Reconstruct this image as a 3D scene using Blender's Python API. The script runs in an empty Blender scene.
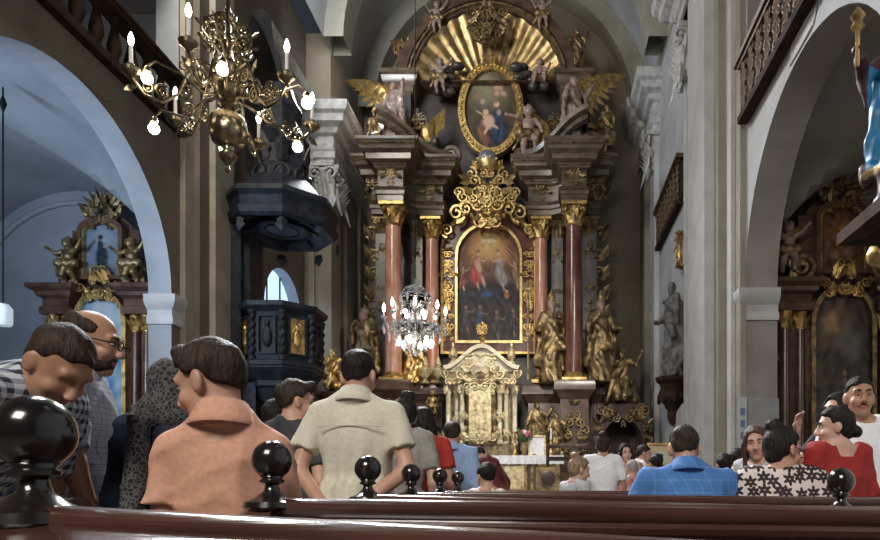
import bpy, math, random
import numpy as np
from mathutils import Vector, Matrix
scn = bpy.context.scene
C = scn.collection
PI = math.pi
R = math.radians
rnd = random.Random(7)

# ------------------------------------------------------------------ camera, world, lights, exposure
CZ = 1.1
cam_data = bpy.data.cameras.new('camera')
cam = bpy.data.objects.new('camera', cam_data); C.objects.link(cam)
cam.location = (0, 0, CZ); cam.rotation_euler = (PI/2, 0, 0)
cam_data.sensor_width = 36; cam_data.lens = 640/880*36
cam_data.shift_x = -105/880; cam_data.shift_y = 217/880
cam_data.clip_start = 0.05
scn.camera = cam
scn.view_settings.view_transform = 'Standard'
scn.view_settings.look = 'None'
scn.view_settings.exposure = -0.15
scn.view_settings.gamma = 1.0
scn.view_settings.use_curve_mapping = False
scn.cycles.use_denoising = True
scn.cycles.max_bounces = 6
w = bpy.data.worlds.new('world'); scn.world = w; w.use_nodes = True
w.node_tree.nodes['Background'].inputs[0].default_value = (0.62, 0.72, 0.9, 1)
w.node_tree.nodes['Background'].inputs[1].default_value = 0.045
def area(name, loc, target, size, power, color=(1, 1, 1), size_y=None):
    d = bpy.data.lights.new(name, 'AREA'); d.energy = power; d.color = color; d.size = size
    if size_y: d.shape = 'RECTANGLE'; d.size_y = size_y
    o = bpy.data.objects.new(name, d); C.objects.link(o); o.location = loc
    o.rotation_euler = (Vector(target)-Vector(loc)).to_track_quat('-Z', 'Y').to_euler()
    return o
area('west_window_light', (-2.2, -5, 7.5), (-0.8, 6, 1.2), 3.5, 380, (1, .95, .88), 3).data.spread = R(110)
area('north_clerestory_light', (-6.3, 7.5, 12.5), (-0.8, 19, 7), 2.0, 720, (1, .92, .80), 3)
area('south_clerestory_light', (2.9, 3.5, 11.5), (-4, 12, 4), 2.2, 25, (.9, .95, 1), 3)
area('shrine_fill_light', (1.6, 11.0, 8.2), (-2.0, 17.8, 3.2), 1.2, 110, (1, .95, .84), 1.6).data.spread = R(60)  # added fill brightening the tabernacle, with no window behind it
area('chancel_window_light', (-4.6, 18.0, 12.4), (0.8, 4.5, 1.2), 2.2, 620, (.94, .97, 1), 3.0).data.spread = R(55)
area('north_nave_window_light', (-6.4, 9.6, 11.0), (-0.6, 1.5, 1.1), 1.8, 190, (.90, .95, 1), 2.6).data.spread = R(70)
area('apse_window_light', (-5.3, 14.6, 13.4), (1.5, 20.5, 13.8), 1.3, 240, (.85, .92, 1), 2)
area('north_chapel_window_light', (-9.6, 5.6, 4.2), (-7.2, 10.6, 5.8), 1.2, 135, (.60, .77, 1), 1.6).data.spread = R(100)
area('south_chapel_window_light', (8.0, 7.0, 4.0), (5, 11.5, 3.6), 1.4, 22, (1, .9, .8), 2.0)
area('north_gallery_window_light', (-10.6, 9, 9.6), (-7.5, 11, 10.5), 1.6, 5, (.75, .87, 1), 1.6)

# ------------------------------------------------------------------ materials
def mat(name, c1, c2=None, scale=5.0, rough=.5, metal=0.0, bump=0.0, bscale=None, emit=0.0, lo=.35, hi=.65, stretch=None, trans=0.0, spec=None, coat=0.0, ecol=None, detail=5):
    m = bpy.data.materials.new(name); m.use_nodes = True
    nt = m.node_tree; b = nt.nodes['Principled BSDF']
    b.inputs['Base Color'].default_value = (*c1, 1)
    b.inputs['Roughness'].default_value = rough
    b.inputs['Metallic'].default_value = metal
    if spec is not None: b.inputs['Specular IOR Level'].default_value = spec
    if coat: b.inputs['Coat Weight'].default_value = coat; b.inputs['Coat Roughness'].default_value = .12
    if trans: b.inputs['Transmission Weight'].default_value = trans
    if emit:
        b.inputs['Emission Color'].default_value = (*(ecol or c1), 1); b.inputs['Emission Strength'].default_value = emit
    if c2 is not None or bump:
        tc = nt.nodes.new('ShaderNodeTexCoord'); src = tc.outputs['Object']
        if stretch:
            mp = nt.nodes.new('ShaderNodeMapping'); mp.inputs['Scale'].default_value = stretch
            nt.links.new(src, mp.inputs[0]); src = mp.outputs[0]
    if c2 is not None:
        n = nt.nodes.new('ShaderNodeTexNoise'); n.inputs['Scale'].default_value = scale; n.inputs['Detail'].default_value = detail
        nt.links.new(src, n.inputs['Vector'])
        r = nt.nodes.new('ShaderNodeValToRGB')
        r.color_ramp.elements[0].position = lo; r.color_ramp.elements[1].position = hi
        r.color_ramp.elements[0].color = (*c1, 1); r.color_ramp.elements[1].color = (*c2, 1)
        nt.links.new(n.outputs[0], r.inputs[0]); nt.links.new(r.outputs[0], b.inputs['Base Color'])
    if bump:
        n2 = nt.nodes.new('ShaderNodeTexNoise'); n2.inputs['Scale'].default_value = bscale or scale*4; n2.inputs['Detail'].default_value = 4
        nt.links.new(src, n2.inputs['Vector'])
        bp = nt.nodes.new('ShaderNodeBump'); bp.inputs['Strength'].default_value = bump; bp.inputs['Distance'].default_value = .02
        nt.links.new(n2.outputs[0], bp.inputs['Height']); nt.links.new(bp.outputs[0], b.inputs['Normal'])
    return m
def nodes_of(m): return m.node_tree, m.node_tree.nodes['Principled BSDF']
def mth(nt, op, a, b=None, c=None):
    n = nt.nodes.new('ShaderNodeMath'); n.operation = op
    for i, x in enumerate((a, b, c)):
        if x is None: continue
        if isinstance(x, (int, float)): n.inputs[i].default_value = x
        else: nt.links.new(x, n.inputs[i])
    return n.outputs[0]
def mixc(nt, fac, a, b):
    n = nt.nodes.new('ShaderNodeMix'); n.data_type = 'RGBA'
    for i, x in ((0, fac), (6, a), (7, b)):
        if isinstance(x, tuple): n.inputs[i].default_value = (*x, 1)
        elif isinstance(x, (int, float)): n.inputs[i].default_value = x
        else: nt.links.new(x, n.inputs[i])
    return n.outputs[2]
def xyz(nt, scale=(1, 1, 1)):
    tc = nt.nodes.new('ShaderNodeTexCoord'); s = nt.nodes.new('ShaderNodeSeparateXYZ')
    nt.links.new(tc.outputs['Object'], s.inputs[0]); return s.outputs[0], s.outputs[1], s.outputs[2]

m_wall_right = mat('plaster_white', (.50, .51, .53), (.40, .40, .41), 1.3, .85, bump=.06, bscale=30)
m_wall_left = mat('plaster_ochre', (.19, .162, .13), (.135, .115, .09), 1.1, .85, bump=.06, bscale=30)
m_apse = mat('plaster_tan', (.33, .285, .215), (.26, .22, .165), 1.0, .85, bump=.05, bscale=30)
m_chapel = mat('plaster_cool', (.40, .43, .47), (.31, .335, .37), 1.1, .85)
m_chapel_dark = mat('plaster_grey', (.36, .34, .32), (.28, .26, .24), 1.1, .85)
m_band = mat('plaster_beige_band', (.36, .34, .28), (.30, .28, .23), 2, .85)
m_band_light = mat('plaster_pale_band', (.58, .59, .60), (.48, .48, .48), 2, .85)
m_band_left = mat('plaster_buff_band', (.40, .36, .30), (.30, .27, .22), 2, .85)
m_vault = mat('plaster_vault', (.46, .46, .47), (.34, .33, .33), .9, .85)
m_stone = mat('floor_stone', (.20, .18, .16), (.12, .11, .10), 3, .35)
m_stucco = mat('stucco_white', (.62, .62, .62), (.42, .41, .40), 7, .6, bump=.15)
m_gold = mat('gilding', (.78, .53, .19), (.20, .13, .06), 7, .36, .85, lo=.40, hi=.72, bump=.25, bscale=40)
m_gold_bright = mat('gilding_bright', (.86, .64, .28), (.42, .28, .11), 9, .30, .85, lo=.40, hi=.75, bump=.2, bscale=40)
m_gold_old = mat('gilding_worn', (.40, .28, .13), (.07, .05, .035), 6, .45, .7, lo=.38, hi=.66, bump=.35, bscale=30)
m_glory = mat('gilded_rays', (.62, .44, .19), (.20, .13, .065), 5, .40, .8, lo=.38, hi=.7, bump=.2, bscale=30)
m_gold_pale = mat('gilding_pale', (.70, .59, .36), (.30, .22, .11), 11, .38, .5, lo=.4, hi=.7, bump=.2, bscale=60)
m_cream = mat('cream_marble', (.70, .63, .48), (.46, .38, .25), 5, .35, bump=.05)
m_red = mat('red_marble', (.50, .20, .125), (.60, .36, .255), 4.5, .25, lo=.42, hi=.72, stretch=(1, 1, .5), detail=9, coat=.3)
m_red_shade_frame = mat('red_marble_shade_and_frame', (.105, .036, .027), (.19, .085, .06), 4.5, .25, lo=.42, hi=.72, stretch=(1, 1, .5), detail=9, coat=.3)  # shade put into the right column's red; also the frame's own dark red
m_grey_marble = mat('grey_marble', (.13, .12, .105), (.26, .24, .20), 3.2, .35, stretch=(2, 2, .7), detail=9)
m_ent = mat('entablature_marble', (.060, .043, .028), (.165, .125, .083), 2.6, .33, stretch=(1, 1, 3), detail=8, coat=.2)
m_black = mat('black_marble', (.030, .024, .022), (.075, .062, .055), 3, .32, detail=9)
m_brown_marble = mat('brown_marble', (.060, .032, .024), (.125, .075, .052), 3.4, .3, detail=9, coat=.2)
m_pew = mat('pew_wood', (.040, .016, .011), (.092, .041, .028), 3, .22, stretch=(.35, 9, 9), bump=.10, bscale=9, coat=1.0, detail=7)
m_ebony = mat('ebony_turned', (.010, .008, .008), (.018, .014, .013), 8, .18, coat=.5)
m_dark_wood = mat('dark_wood', (.028, .017, .012), (.06, .037, .026), 5, .7, spec=.04, stretch=(1, 1, .3))
m_pulpit = mat('pulpit_black', (.012, .014, .020), (.03, .033, .042), 6, .5, spec=.25)
m_altar_wood = mat('side_altar_marbling', (.075, .035, .025), (.17, .095, .065), 4, .3, detail=9, coat=.2)
m_brass = mat('brass', (.40, .33, .21), (.14, .105, .06), 9, .27, 1.0, lo=.35, hi=.7)
m_iron = mat('black_iron', (.02, .018, .017), rough=.5, metal=.6)
m_candle = mat('candle_sleeve', (.80, .78, .72), rough=.5)
m_flame = mat('lit_bulb', (1, .9, .72), emit=22, ecol=(1, .86, .66))
m_globe = mat('lit_globe', (1, .94, .84), emit=14, ecol=(1, .9, .76))
m_crystal = mat('crystal', (.75, .76, .78), rough=.05, trans=.55, spec=1.0)
m_window = mat('lit_window_glass', (.55, .72, .95), emit=1.5, ecol=(.50, .70, 1.0))
m_cloth_white = mat('white_linen', (.78, .79, .82), (.62, .63, .68), 14, .8, bump=.2)
m_silver = mat('silver_blue', (.42, .46, .54), (.22, .24, .30), 12, .3, .7, bump=.3)
m_pale_stone = mat('painted_statue', (.34, .26, .22), (.17, .12, .095), 9, .5, bump=.2)
m_grey_statue = mat('grey_stone_statue', (.19, .18, .175), (.06, .056, .053), 8, .6, bump=.3)
m_flesh_statue = mat('polychrome_flesh', (.38, .26, .20), (.22, .14, .105), 10, .5)

# ------------------------------------------------------------------ object helpers
ORG = {}
def thing(name, label, cat, loc=(0, 0, 0), rz=0, group=None, world=True):
    o = bpy.data.objects.new(name, None); C.objects.link(o); o.empty_display_size = .1
    o.location = loc; o.rotation_euler = (0, 0, rz); o['label'] = label; o['category'] = cat
    if group: o['group'] = group
    ORG[o.name] = np.array(loc, float) if world else np.zeros(3)
    return o
def tag(o, label, cat, group=None):
    o['label'] = label; o['category'] = cat
    if group: o['group'] = group
    return o
def struct(o): o['kind'] = 'structure'; return o
def copy_tree(o, parent=None, loc=None, rz=None, label=None, scale=None):
    c = o.copy(); C.objects.link(c)
    if parent is not None: c.parent = parent
    if loc is not None: c.location = loc
    if rz is not None: c.rotation_euler = (0, 0, rz)
    if scale is not None: c.scale = scale
    if label: c['label'] = label
    for ch in list(o.children): copy_tree(ch, c)
    return c
def mkmesh(name, V, Fc, mats, parent=None, midx=None, smooth=True, angle=40, colors=None):
    me = bpy.data.meshes.new(name)
    V = np.asarray(V, float)
    if parent is not None and parent.name in ORG:
        V = V - ORG[parent.name]
    me.from_pydata(V.tolist(), [], Fc)
    if not isinstance(mats, (list, tuple)): mats = [mats]
    for m in mats: me.materials.append(m)
    if midx is not None: me.polygons.foreach_set('material_index', np.asarray(midx, np.int32))
    if smooth:
        me.polygons.foreach_set('use_smooth', [True]*len(me.polygons))
        if angle: me.set_sharp_from_angle(angle=R(angle))
    if colors is not None:
        ca = me.color_attributes.new('Col', 'FLOAT_COLOR', 'POINT')
        ca.data.foreach_set('color', np.asarray(colors, np.float32).ravel())
    me.update()
    o = bpy.data.objects.new(name, me); C.objects.link(o)
    if parent is not None:
        o.parent = parent
        ORG[o.name] = ORG.get(parent.name, np.zeros(3))
    return o
class MB:
    def __init__(s): s.v = []; s.f = []; s.m = []; s.T = None; s.mi = 0
    def raw(s, V, Fc):
        b = len(s.v)
        if s.T is not None: V = [tuple(s.T @ Vector(p)) for p in V]
        s.v += [tuple(p) for p in V]; s.f += [tuple(i+b for i in q) for q in Fc]; s.m += [s.mi]*len(Fc)
    def box(s, c, d, rz=0, rx=0, ry=0, top=1.0):
        x, y, z = d[0]/2, d[1]/2, d[2]/2
        V = [Vector((sx*x*(top if sz > 0 else 1), sy*y*(top if sz > 0 else 1), sz*z)) for sz in (-1, 1) for sy in (-1, 1) for sx in (-1, 1)]
        M = Matrix.Rotation(rz, 3, 'Z') @ Matrix.Rotation(ry, 3, 'Y') @ Matrix.Rotation(rx, 3, 'X')
        V = [M @ v + Vector(c) for v in V]
        s.raw(V, [(0, 2, 3, 1), (4, 5, 7, 6), (0, 1, 5, 4), (2, 6, 7, 3), (0, 4, 6, 2), (1, 3, 7, 5)])
    def b2(s, a, b):
        s.box([(a[i]+b[i])/2 for i in range(3)], [abs(b[i]-a[i]) for i in range(3)])
    def lathe(s, prof, c=(0, 0, 0), n=20, rib=0, ribn=0, rot=0, a0=0, a1=2*PI, sx=1, sy=1):
        full = abs(a1-a0-2*PI) < 1e-6; cols = n if full else n+1
        V = []; Fc = []
        for (r, z) in prof:
            for i in range(cols):
                a = a0+(a1-a0)*i/n+rot
                rr = r*(1+rib*abs(math.sin(ribn*a/2))) if rib else r
                V.append((c[0]+rr*math.cos(a)*sx, c[1]+rr*math.sin(a)*sy, c[2]+z))
        for j in range(len(prof)-1):
            for i in range(n):
                a = j*cols+i; b = j*cols+(i+1) % cols
                Fc.append((a, b, b+cols, a+cols))
        if full:
            if prof[0][0] > 1e-4: Fc.append(tuple(range(cols-1, -1, -1)))
            if prof[-1][0] > 1e-4: Fc.append(tuple((len(prof)-1)*cols+i for i in range(cols)))
        s.raw(V, Fc)
    def tube(s, pts, rad, n=6, caps=True, flat=1.0):
        pts = [Vector(p) for p in pts]; k = len(pts)
        if not hasattr(rad, '__len__'): rad = [rad]*k
        V = []; Fc = []; up = None
        for i in range(k):
            t = (pts[min(i+1, k-1)]-pts[max(i-1, 0)])
            if t.length < 1e-9: t = Vector((0, 0, 1))
            t.normalize()
            if up is None:
                up = Vector((0, 1, 0)) if abs(t.y) < .9 else Vector((1, 0, 0))
            u = up-t*up.dot(t)
            if u.length < 1e-6: u = t.orthogonal()
            u.normalize(); w_ = t.cross(u); up = u
            for j in range(n):
                a = 2*PI*j/n
                V.append(pts[i]+u*(math.cos(a)*rad[i]*flat)+w_*(math.sin(a)*rad[i]))
        for i in range(k-1):
            for j in range(n):
                a = i*n+j; b = i*n+(j+1) % n
                Fc.append((a, b, b+n, a+n))
        if caps: Fc += [tuple(range(n-1, -1, -1)), tuple((k-1)*n+j for j in range(n))]
        s.raw(V, Fc)
    def ball(s, c, r, n=12, m=8):
        if not hasattr(r, '__len__'): r = (r, r, r)
        V = [(c[0], c[1], c[2]-r[2])]; Fc = []
        for j in range(1, m):
            b = -PI/2+PI*j/m
            for i in range(n):
                a = 2*PI*i/n
                V.append((c[0]+r[0]*math.cos(b)*math.cos(a), c[1]+r[1]*math.cos(b)*math.sin(a), c[2]+r[2]*math.sin(b)))
        V.append((c[0], c[1], c[2]+r[2])); L = len(V)-1
        for i in range(n):
            Fc.append((0, 1+(i+1) % n, 1+i)); Fc.append((L, 1+(m-2)*n+i, 1+(m-2)*n+(i+1) % n))
        for j in range(m-2):
            for i in range(n):
                a = 1+j*n+i; b = 1+j*n+(i+1) % n
                Fc.append((a, b, b+n, a+n))
        s.raw(V, Fc)
    def sweep(s, path, prof, closed=False, caps=True):
        n = len(path); Pn = [Vector((p[0], p[1])) for p in path]; offs = []
        for i in range(n):
            def nrm(a, b):
                d = (b-a).normalized(); return Vector((d.y, -d.x))
            n0 = nrm(Pn[i-1], Pn[i]) if (i > 0 or closed) else None
            n1 = nrm(Pn[i], Pn[(i+1) % n]) if (i < n-1 or closed) else None
            if n0 is None: o = n1
            elif n1 is None: o = n0
            else:
                o = (n0+n1); q = o.length_squared
                o = o*(2/q) if q > .05 else n0
            offs.append(o)
        k = len(prof); V = []; Fc = []
        for i in range(n):
            for (d, z) in prof: V.append((Pn[i].x+offs[i].x*d, Pn[i].y+offs[i].y*d, z))
        for i in range(n if closed else n-1):
            for j in range(k-1):
                a = i*k+j; b = ((i+1) % n)*k+j
                Fc.append((a, b, b+1, a+1))
        if caps and not closed: Fc += [tuple(range(k)), tuple((n-1)*k+j for j in range(k-1, -1, -1))]
        s.raw(V, Fc)
    def prism(s, poly, y0, y1):
        n = len(poly); V = [(p[0], y0, p[1]) for p in poly]+[(p[0], y1, p[1]) for p in poly]
        Fc = [tuple(range(n)), tuple(range(2*n-1, n-1, -1))]
        Fc += [(i, i+n, (i+1) % n+n, (i+1) % n) for i in range(n)]
        s.raw(V, Fc)
    def ringpoly(s, outer, inner, y0, y1):
        n = len(outer)
        V = [(p[0], y0, p[1]) for p in outer]+[(p[0], y0, p[1]) for p in inner]+[(p[0], y1, p[1]) for p in outer]+[(p[0], y1, p[1]) for p in inner]
        Fc = []
        for i in range(n):
            j = (i+1) % n
            Fc += [(i, j, n+j, n+i), (2*n+i, 3*n+i, 3*n+j, 2*n+j), (i, 2*n+i, 2*n+j, j), (n+i, n+j, 3*n+j, 3*n+i)]
        s.raw(V, Fc)
    # ---- carved ornament, in the XZ plane facing -Y
    def spiral(s, c, r, turns=1.4, start=0, hand=1, w=None, n=18, tail=None):
        w = w or r*.22; pts = []; rad = []
        for i in range(n):
            t = i/(n-1); a = start+hand*turns*2*PI*(1-t); rr = r*(.12+.88*(1-t)**.0 * (1-t*.88))
            pts.append((c[0]+rr*math.cos(a), c[1]-.4*w*t, c[2]+rr*math.sin(a))); rad.append(w*(.55+.45*(1-t)))
        if tail:
            pts = [(c[0]+tail[0], c[1], c[2]+tail[1])]+pts; rad = [w*.3]+rad
        s.tube(pts, rad, 5)
        s.ball(pts[-1], w*1.1, 6, 4)
    def leaf(s, c, ang, L, W, curl=.4, out=.0, n=6):
        dx, dz = math.cos(ang), math.sin(ang); V = []; Fc = []
        for i in range(n+1):
            t = i/n; ww = W*(math.sin(PI*min(1, t*.85+.12))**.8)*(1+.25*math.sin(t*14)); yo = -out-curl*L*t*t
            x, z = c[0]+dx*L*t, c[2]+dz*L*t
            V += [(x-dz*ww, c[1]+yo+.25*ww, z+dx*ww), (x, c[1]+yo-.35*ww, z), (x+dz*ww, c[1]+yo+.25*ww, z-dx*ww), (x, c[1]+yo+.3*ww, z)]
        for i in range(n):
            for j in range(4):
                a = i*4+j; b = i*4+(j+1) % 4
                Fc.append((a, a+4, b+4, b))
        Fc += [(0, 1, 2, 3), (n*4+3, n*4+2, n*4+1, n*4)]
        s.raw(V, Fc)
    def cluster(s, c, w_, h_, n=10, seed=1, mirror=True, size=None, depth=.1):
        q = random.Random(seed); size = size or .25*min(w_, h_)
        for i in range(n):
            x = q.uniform(.05, 1)*w_/2 if mirror else q.uniform(-.5, .5)*w_
            z = q.uniform(-.5, .5)*h_
            if mirror: x *= (1-.55*abs(2*z/h_)**1.5)
            r = size*q.uniform(.55, 1.1); st = q.uniform(0, 2*PI); hd = q.choice((-1, 1)); y = c[1]-q.uniform(0, depth); kind = q.random()
            for sg in ((1, -1) if mirror else (1,)):
                p = (c[0]+sg*x, y, c[2]+z)
                if kind < .5: s.spiral(p, r, 1.3, st if sg > 0 else PI-st, hd*sg, n=12)
                elif kind < .85:
                    a = st if sg > 0 else PI-st
                    s.leaf(p, a, r*1.7, r*.42, .35)
                else: s.ball(p, r*.42, 7, 5)
    def build(s, name, mats, parent=None, smooth=True, angle=40):
        return mkmesh(name, s.v, s.f, mats, parent, s.m, smooth, angle)
def P(px, py, d): return ((px-545)/640*d, d, CZ+(487-py)/640*d)
def arc(cx, cz, rx, rz, a0, a1, n):
    return [(cx+rx*math.cos(a0+(a1-a0)*i/n), cz+rz*math.sin(a0+(a1-a0)*i/n)) for i in range(n+1)]
# ------------------------------------------------------------------ sculpting: smooth-union solids meshed as one skin
def nrm(v): v = np.asarray(v, float); return v/(np.linalg.norm(v)+1e-12)
def rotm(yaw=0, pitch=0, roll=0):
    cy, sy = math.cos(yaw), math.sin(yaw); cp, sp = math.cos(pitch), math.sin(pitch); cr, sr = math.cos(roll), math.sin(roll)
    Rz = np.array([[cy, -sy, 0], [sy, cy, 0], [0, 0, 1]]); Rx = np.array([[1, 0, 0], [0, cp, -sp], [0, sp, cp]]); Ry = np.array([[cr, 0, sr], [0, 1, 0], [-sr, 0, cr]])
    return Rz @ Ry @ Rx
class SDF:
    def __init__(s, k=.03): s.p = []; s.k = k; s.Rm = np.eye(3); s.t = np.zeros(3)
    def frame(s, Rm=None, t=None): s.Rm = np.eye(3) if Rm is None else Rm; s.t = np.zeros(3) if t is None else np.asarray(t, float)
    def X(s, p): return s.Rm @ np.asarray(p, float)+s.t
    def add(s, kind, lo, hi, data, k, op): s.p.append((kind, np.asarray(lo), np.asarray(hi), data, s.k if k is None else k, op))
    def c(s, a, b, ra, rb=None, k=None, op='u'):
        a = s.X(a); b = s.X(b); rb = ra if rb is None else rb; r = max(ra, rb)
        s.add('c', np.minimum(a, b)-r, np.maximum(a, b)+r, (a, b, ra, rb), k, op)
    def kc(s, a, b, ra, rb=None, k=None, op='u', el=None):
        a = s.X(a); b = s.X(b); rb = ra if rb is None else rb; r = max(ra, rb)*(max(1, el) if el else 1)
        s.add('k', np.minimum(a, b)-r, np.maximum(a, b)+r, (a, b, ra, rb), k, op)
    def e(s, c, r, Rm=None, k=None, op='u'):
        c = s.X(c); Q = s.Rm if Rm is None else s.Rm @ Rm; r = np.asarray(r if hasattr(r, '__len__') else (r, r, r), float)
        m = np.abs(Q) @ r
        s.add('e', c-m, c+m, (c, r, Q), k, op)
    def half(s, pt, n, op='i', lo=None, hi=None):   # keep side where (p-pt).n < 0
        s.p.append(('h', None, None, (s.X(pt), s.Rm @ nrm(n)), 0, op))
    def bounds(s):
        L = [q for q in s.p if q[1] is not None and q[5] == 'u']
        return np.min([q[1] for q in L], 0), np.max([q[2] for q in L], 0)
    def field(s, xs, ys, zs):
        F = np.full((len(xs), len(ys), len(zs)), 1.0, np.float32)
        for kind, lo, hi, d, k, op in s.p:
            if lo is not None:
                mg = .05+k
                sl = []
                for ax, l, h in ((xs, lo[0], hi[0]), (ys, lo[1], hi[1]), (zs, lo[2], hi[2])):
                    i0 = max(0, np.searchsorted(ax, l-mg)-1); i1 = min(len(ax), np.searchsorted(ax, h+mg)+1); sl.append(slice(i0, i1))
                sl = tuple(sl)
            else: sl = (slice(None),)*3
            X = xs[sl[0]][:, None, None]; Y = ys[sl[1]][None, :, None]; Z = zs[sl[2]][None, None, :]
            if X.size == 0 or Y.size == 0 or Z.size == 0: continue
            if kind in 'ck':
                a, b, ra, rb = d; ab = b-a; L2 = ab @ ab+1e-12; L = math.sqrt(L2)
                t = ((X-a[0])*ab[0]+(Y-a[1])*ab[1]+(Z-a[2])*ab[2])/L2
                tc = np.clip(t, 0, 1)
                D = np.sqrt((X-a[0]-tc*ab[0])**2+(Y-a[1]-tc*ab[1])**2+(Z-a[2]-tc*ab[2])**2)
                if kind == 'k':
                    D = np.sqrt((X-a[0]-t*ab[0])**2+(Y-a[1]-t*ab[1])**2+(Z-a[2]-t*ab[2])**2)-(ra+(rb-ra)*tc)
                    D = np.maximum(D, np.maximum((t-1)*L, -t*L))
                else: D = D-(ra+(rb-ra)*tc)
            elif kind == 'e':
                c, r, Q = d; dx = X-c[0]; dy = Y-c[1]; dz = Z-c[2]
                q = [(Q[0, i]*dx+Q[1, i]*dy+Q[2, i]*dz) for i in range(3)]
                k0 = np.sqrt((q[0]/r[0])**2+(q[1]/r[1])**2+(q[2]/r[2])**2)
                k1 = np.sqrt((q[0]/r[0]**2)**2+(q[1]/r[1]**2)**2+(q[2]/r[2]**2)**2)
                D = k0*(k0-1)/(k1+1e-9)
            else:
                pt, n = d; D = (X-pt[0])*n[0]+(Y-pt[1])*n[1]+(Z-pt[2])*n[2]
            A = F[sl]
            if op == 'u':
                if k > 0:
                    hh = np.clip(.5+.5*(A-D)/k, 0, 1); F[sl] = A*(1-hh)+D*hh-k*hh*(1-hh)
                else: F[sl] = np.minimum(A, D)
            elif op == 's':
                if k > 0:
                    hh = np.clip(.5-.5*(A+D)/k, 0, 1); F[sl] = A*(1-hh)-D*hh+k*hh*(1-hh)
                else: F[sl] = np.maximum(A, -D)
            else: F[sl] = np.maximum(A, D)
        return F
    def mesh(s, h, fine=None, hf=None, disp=None, clip=None):
        lo, hi = s.bounds(); lo = lo-2.2*h; hi = hi+2.2*h
        if clip is not None: lo = np.maximum(lo, clip[0]); hi = np.minimum(hi, clip[1])
        ax = []
        for i in range(3):
            if fine is None: ax.append(np.arange(lo[i], hi[i]+h, h)); continue
            spans = sorted([(f[0][i], f[1][i]) for f in fine]); x = lo[i]; L = [x]
            while x < hi[i]:
                st = hf if any(a-h <= x <= b for a, b in spans) else h
                x += st; L.append(x)
            ax.append(np.array(L))
        ax = [a.astype(np.float32) for a in ax]
        F = s.field(*ax)
        if disp is not None:
            X = ax[0][:, None, None]; Y = ax[1][None, :, None]; Z = ax[2][None, None, :]
            F = F+np.where(np.abs(F) < .06, disp(X, Y, Z), 0)
        for a in range(3):
            sl = [slice(None)]*3
            for e_ in (0, -1):
                sl[a] = e_; F[tuple(sl)] = np.maximum(F[tuple(sl)], 1e-3)
        return surfnet(F, ax)
def surfnet(F, ax):
    S = F < 0; nx, ny, nz = F.shape
    cnt = np.zeros((nx-1, ny-1, nz-1), np.int8)
    off = [(i, j, k) for i in (0, 1) for j in (0, 1) for k in (0, 1)]
    for i, j, k in off: cnt += S[i:nx-1+i, j:ny-1+j, k:nz-1+k]
    act = (cnt > 0) & (cnt < 8)
    I = np.argwhere(act); idx = np.full(act.shape, -1, np.int64); idx[act] = np.arange(len(I))
    acc = np.zeros((len(I), 3)); num = np.zeros(len(I))
    for a in range(3):
        o = [b for b in range(3) if b != a]
        for u in (0, 1):
            for v_ in (0, 1):
                p0 = I.copy(); p0[:, o[0]] += u; p0[:, o[1]] += v_; p1 = p0.copy(); p1[:, a] += 1
                f0 = F[p0[:, 0], p0[:, 1], p0[:, 2]]; f1 = F[p1[:, 0], p1[:, 1], p1[:, 2]]
                m = (f0 < 0) != (f1 < 0)
                t = np.where(m, f0/(f0-f1+1e-20), 0)
                pos = np.stack([ax[b][p0[:, b]] for b in range(3)], 1).astype(float)
                pos[:, a] += t*(ax[a][p1[:, a]]-ax[a][p0[:, a]])
                acc += pos*m[:, None]; num += m
    V = acc/np.maximum(num, 1)[:, None]
    Q = []
    for a in range(3):
        b, c = (a+1) % 3, (a+2) % 3
        sl0 = [slice(None)]*3; sl1 = [slice(None)]*3
        sl0[a] = slice(0, -1); sl1[a] = slice(1, None)
        s0 = S[tuple(sl0)]; ch = np.argwhere(s0 != S[tuple(sl1)])
        n_ = F.shape; ok = (ch[:, b] > 0) & (ch[:, b] < n_[b]-1) & (ch[:, c] > 0) & (ch[:, c] < n_[c]-1)
        ch = ch[ok]
        def cell(db, dc):
            q = ch.copy(); q[:, b] += db; q[:, c] += dc; return idx[q[:, 0], q[:, 1], q[:, 2]]
        q = np.stack([cell(-1, -1), cell(0, -1), cell(0, 0), cell(-1, 0)], 1)
        flip = ~s0[ch[:, 0], ch[:, 1], ch[:, 2]]
        q[flip] = q[flip][:, ::-1]
        Q.append(q)
    Q = np.concatenate(Q); Q = Q[(Q >= 0).all(1)]
    return V, Q.tolist()
def fnoise(X, Y, Z, f=1.0, seed=0):
    return (np.sin(f*(1.0*X+.7*Z)+1.3*seed)*np.sin(f*(1.1*Y-.4*X)+2.1+seed)+np.sin(f*(.9*Z+.5*Y)+.7*seed)*np.sin(f*(1.3*X-.3*Z)+seed*.9))*.5
# ------------------------------------------------------------------ people
m_skin = mat('skin', (.52, .30, .21), (.44, .24, .16), 14, .5)
m_skin_tan = mat('skin_tanned', (.40, .22, .14), (.33, .17, .10), 14, .5)
m_skin_pale = mat('skin_pale', (.60, .38, .29), (.52, .31, .23), 14, .5)
m_lip = mat('lip', (.36, .12, .10), rough=.45)
m_eye = mat('eye_white', (.36, .33, .31), rough=.2)
m_iris = mat('eye_iris', (.03, .018, .012), rough=.15)
m_hair_black = mat('hair_black', (.008, .007, .006), (.022, .018, .016), 60, .6, spec=.2, stretch=(1, 1, .25), bump=.5, bscale=90)
m_hair_brown = mat('hair_dark_brown', (.016, .011, .008), (.045, .03, .021), 60, .6, spec=.2, stretch=(1, 1, .25), bump=.5, bscale=90)
m_hair_mid = mat('hair_chestnut', (.035, .021, .013), (.095, .058, .035), 60, .6, spec=.25, stretch=(1, 1, .25), bump=.5, bscale=90)
m_hair_light = mat('hair_light_brown', (.16, .10, .055), (.34, .23, .12), 60, .5, stretch=(1, 1, .25), bump=.5, bscale=90)
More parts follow.
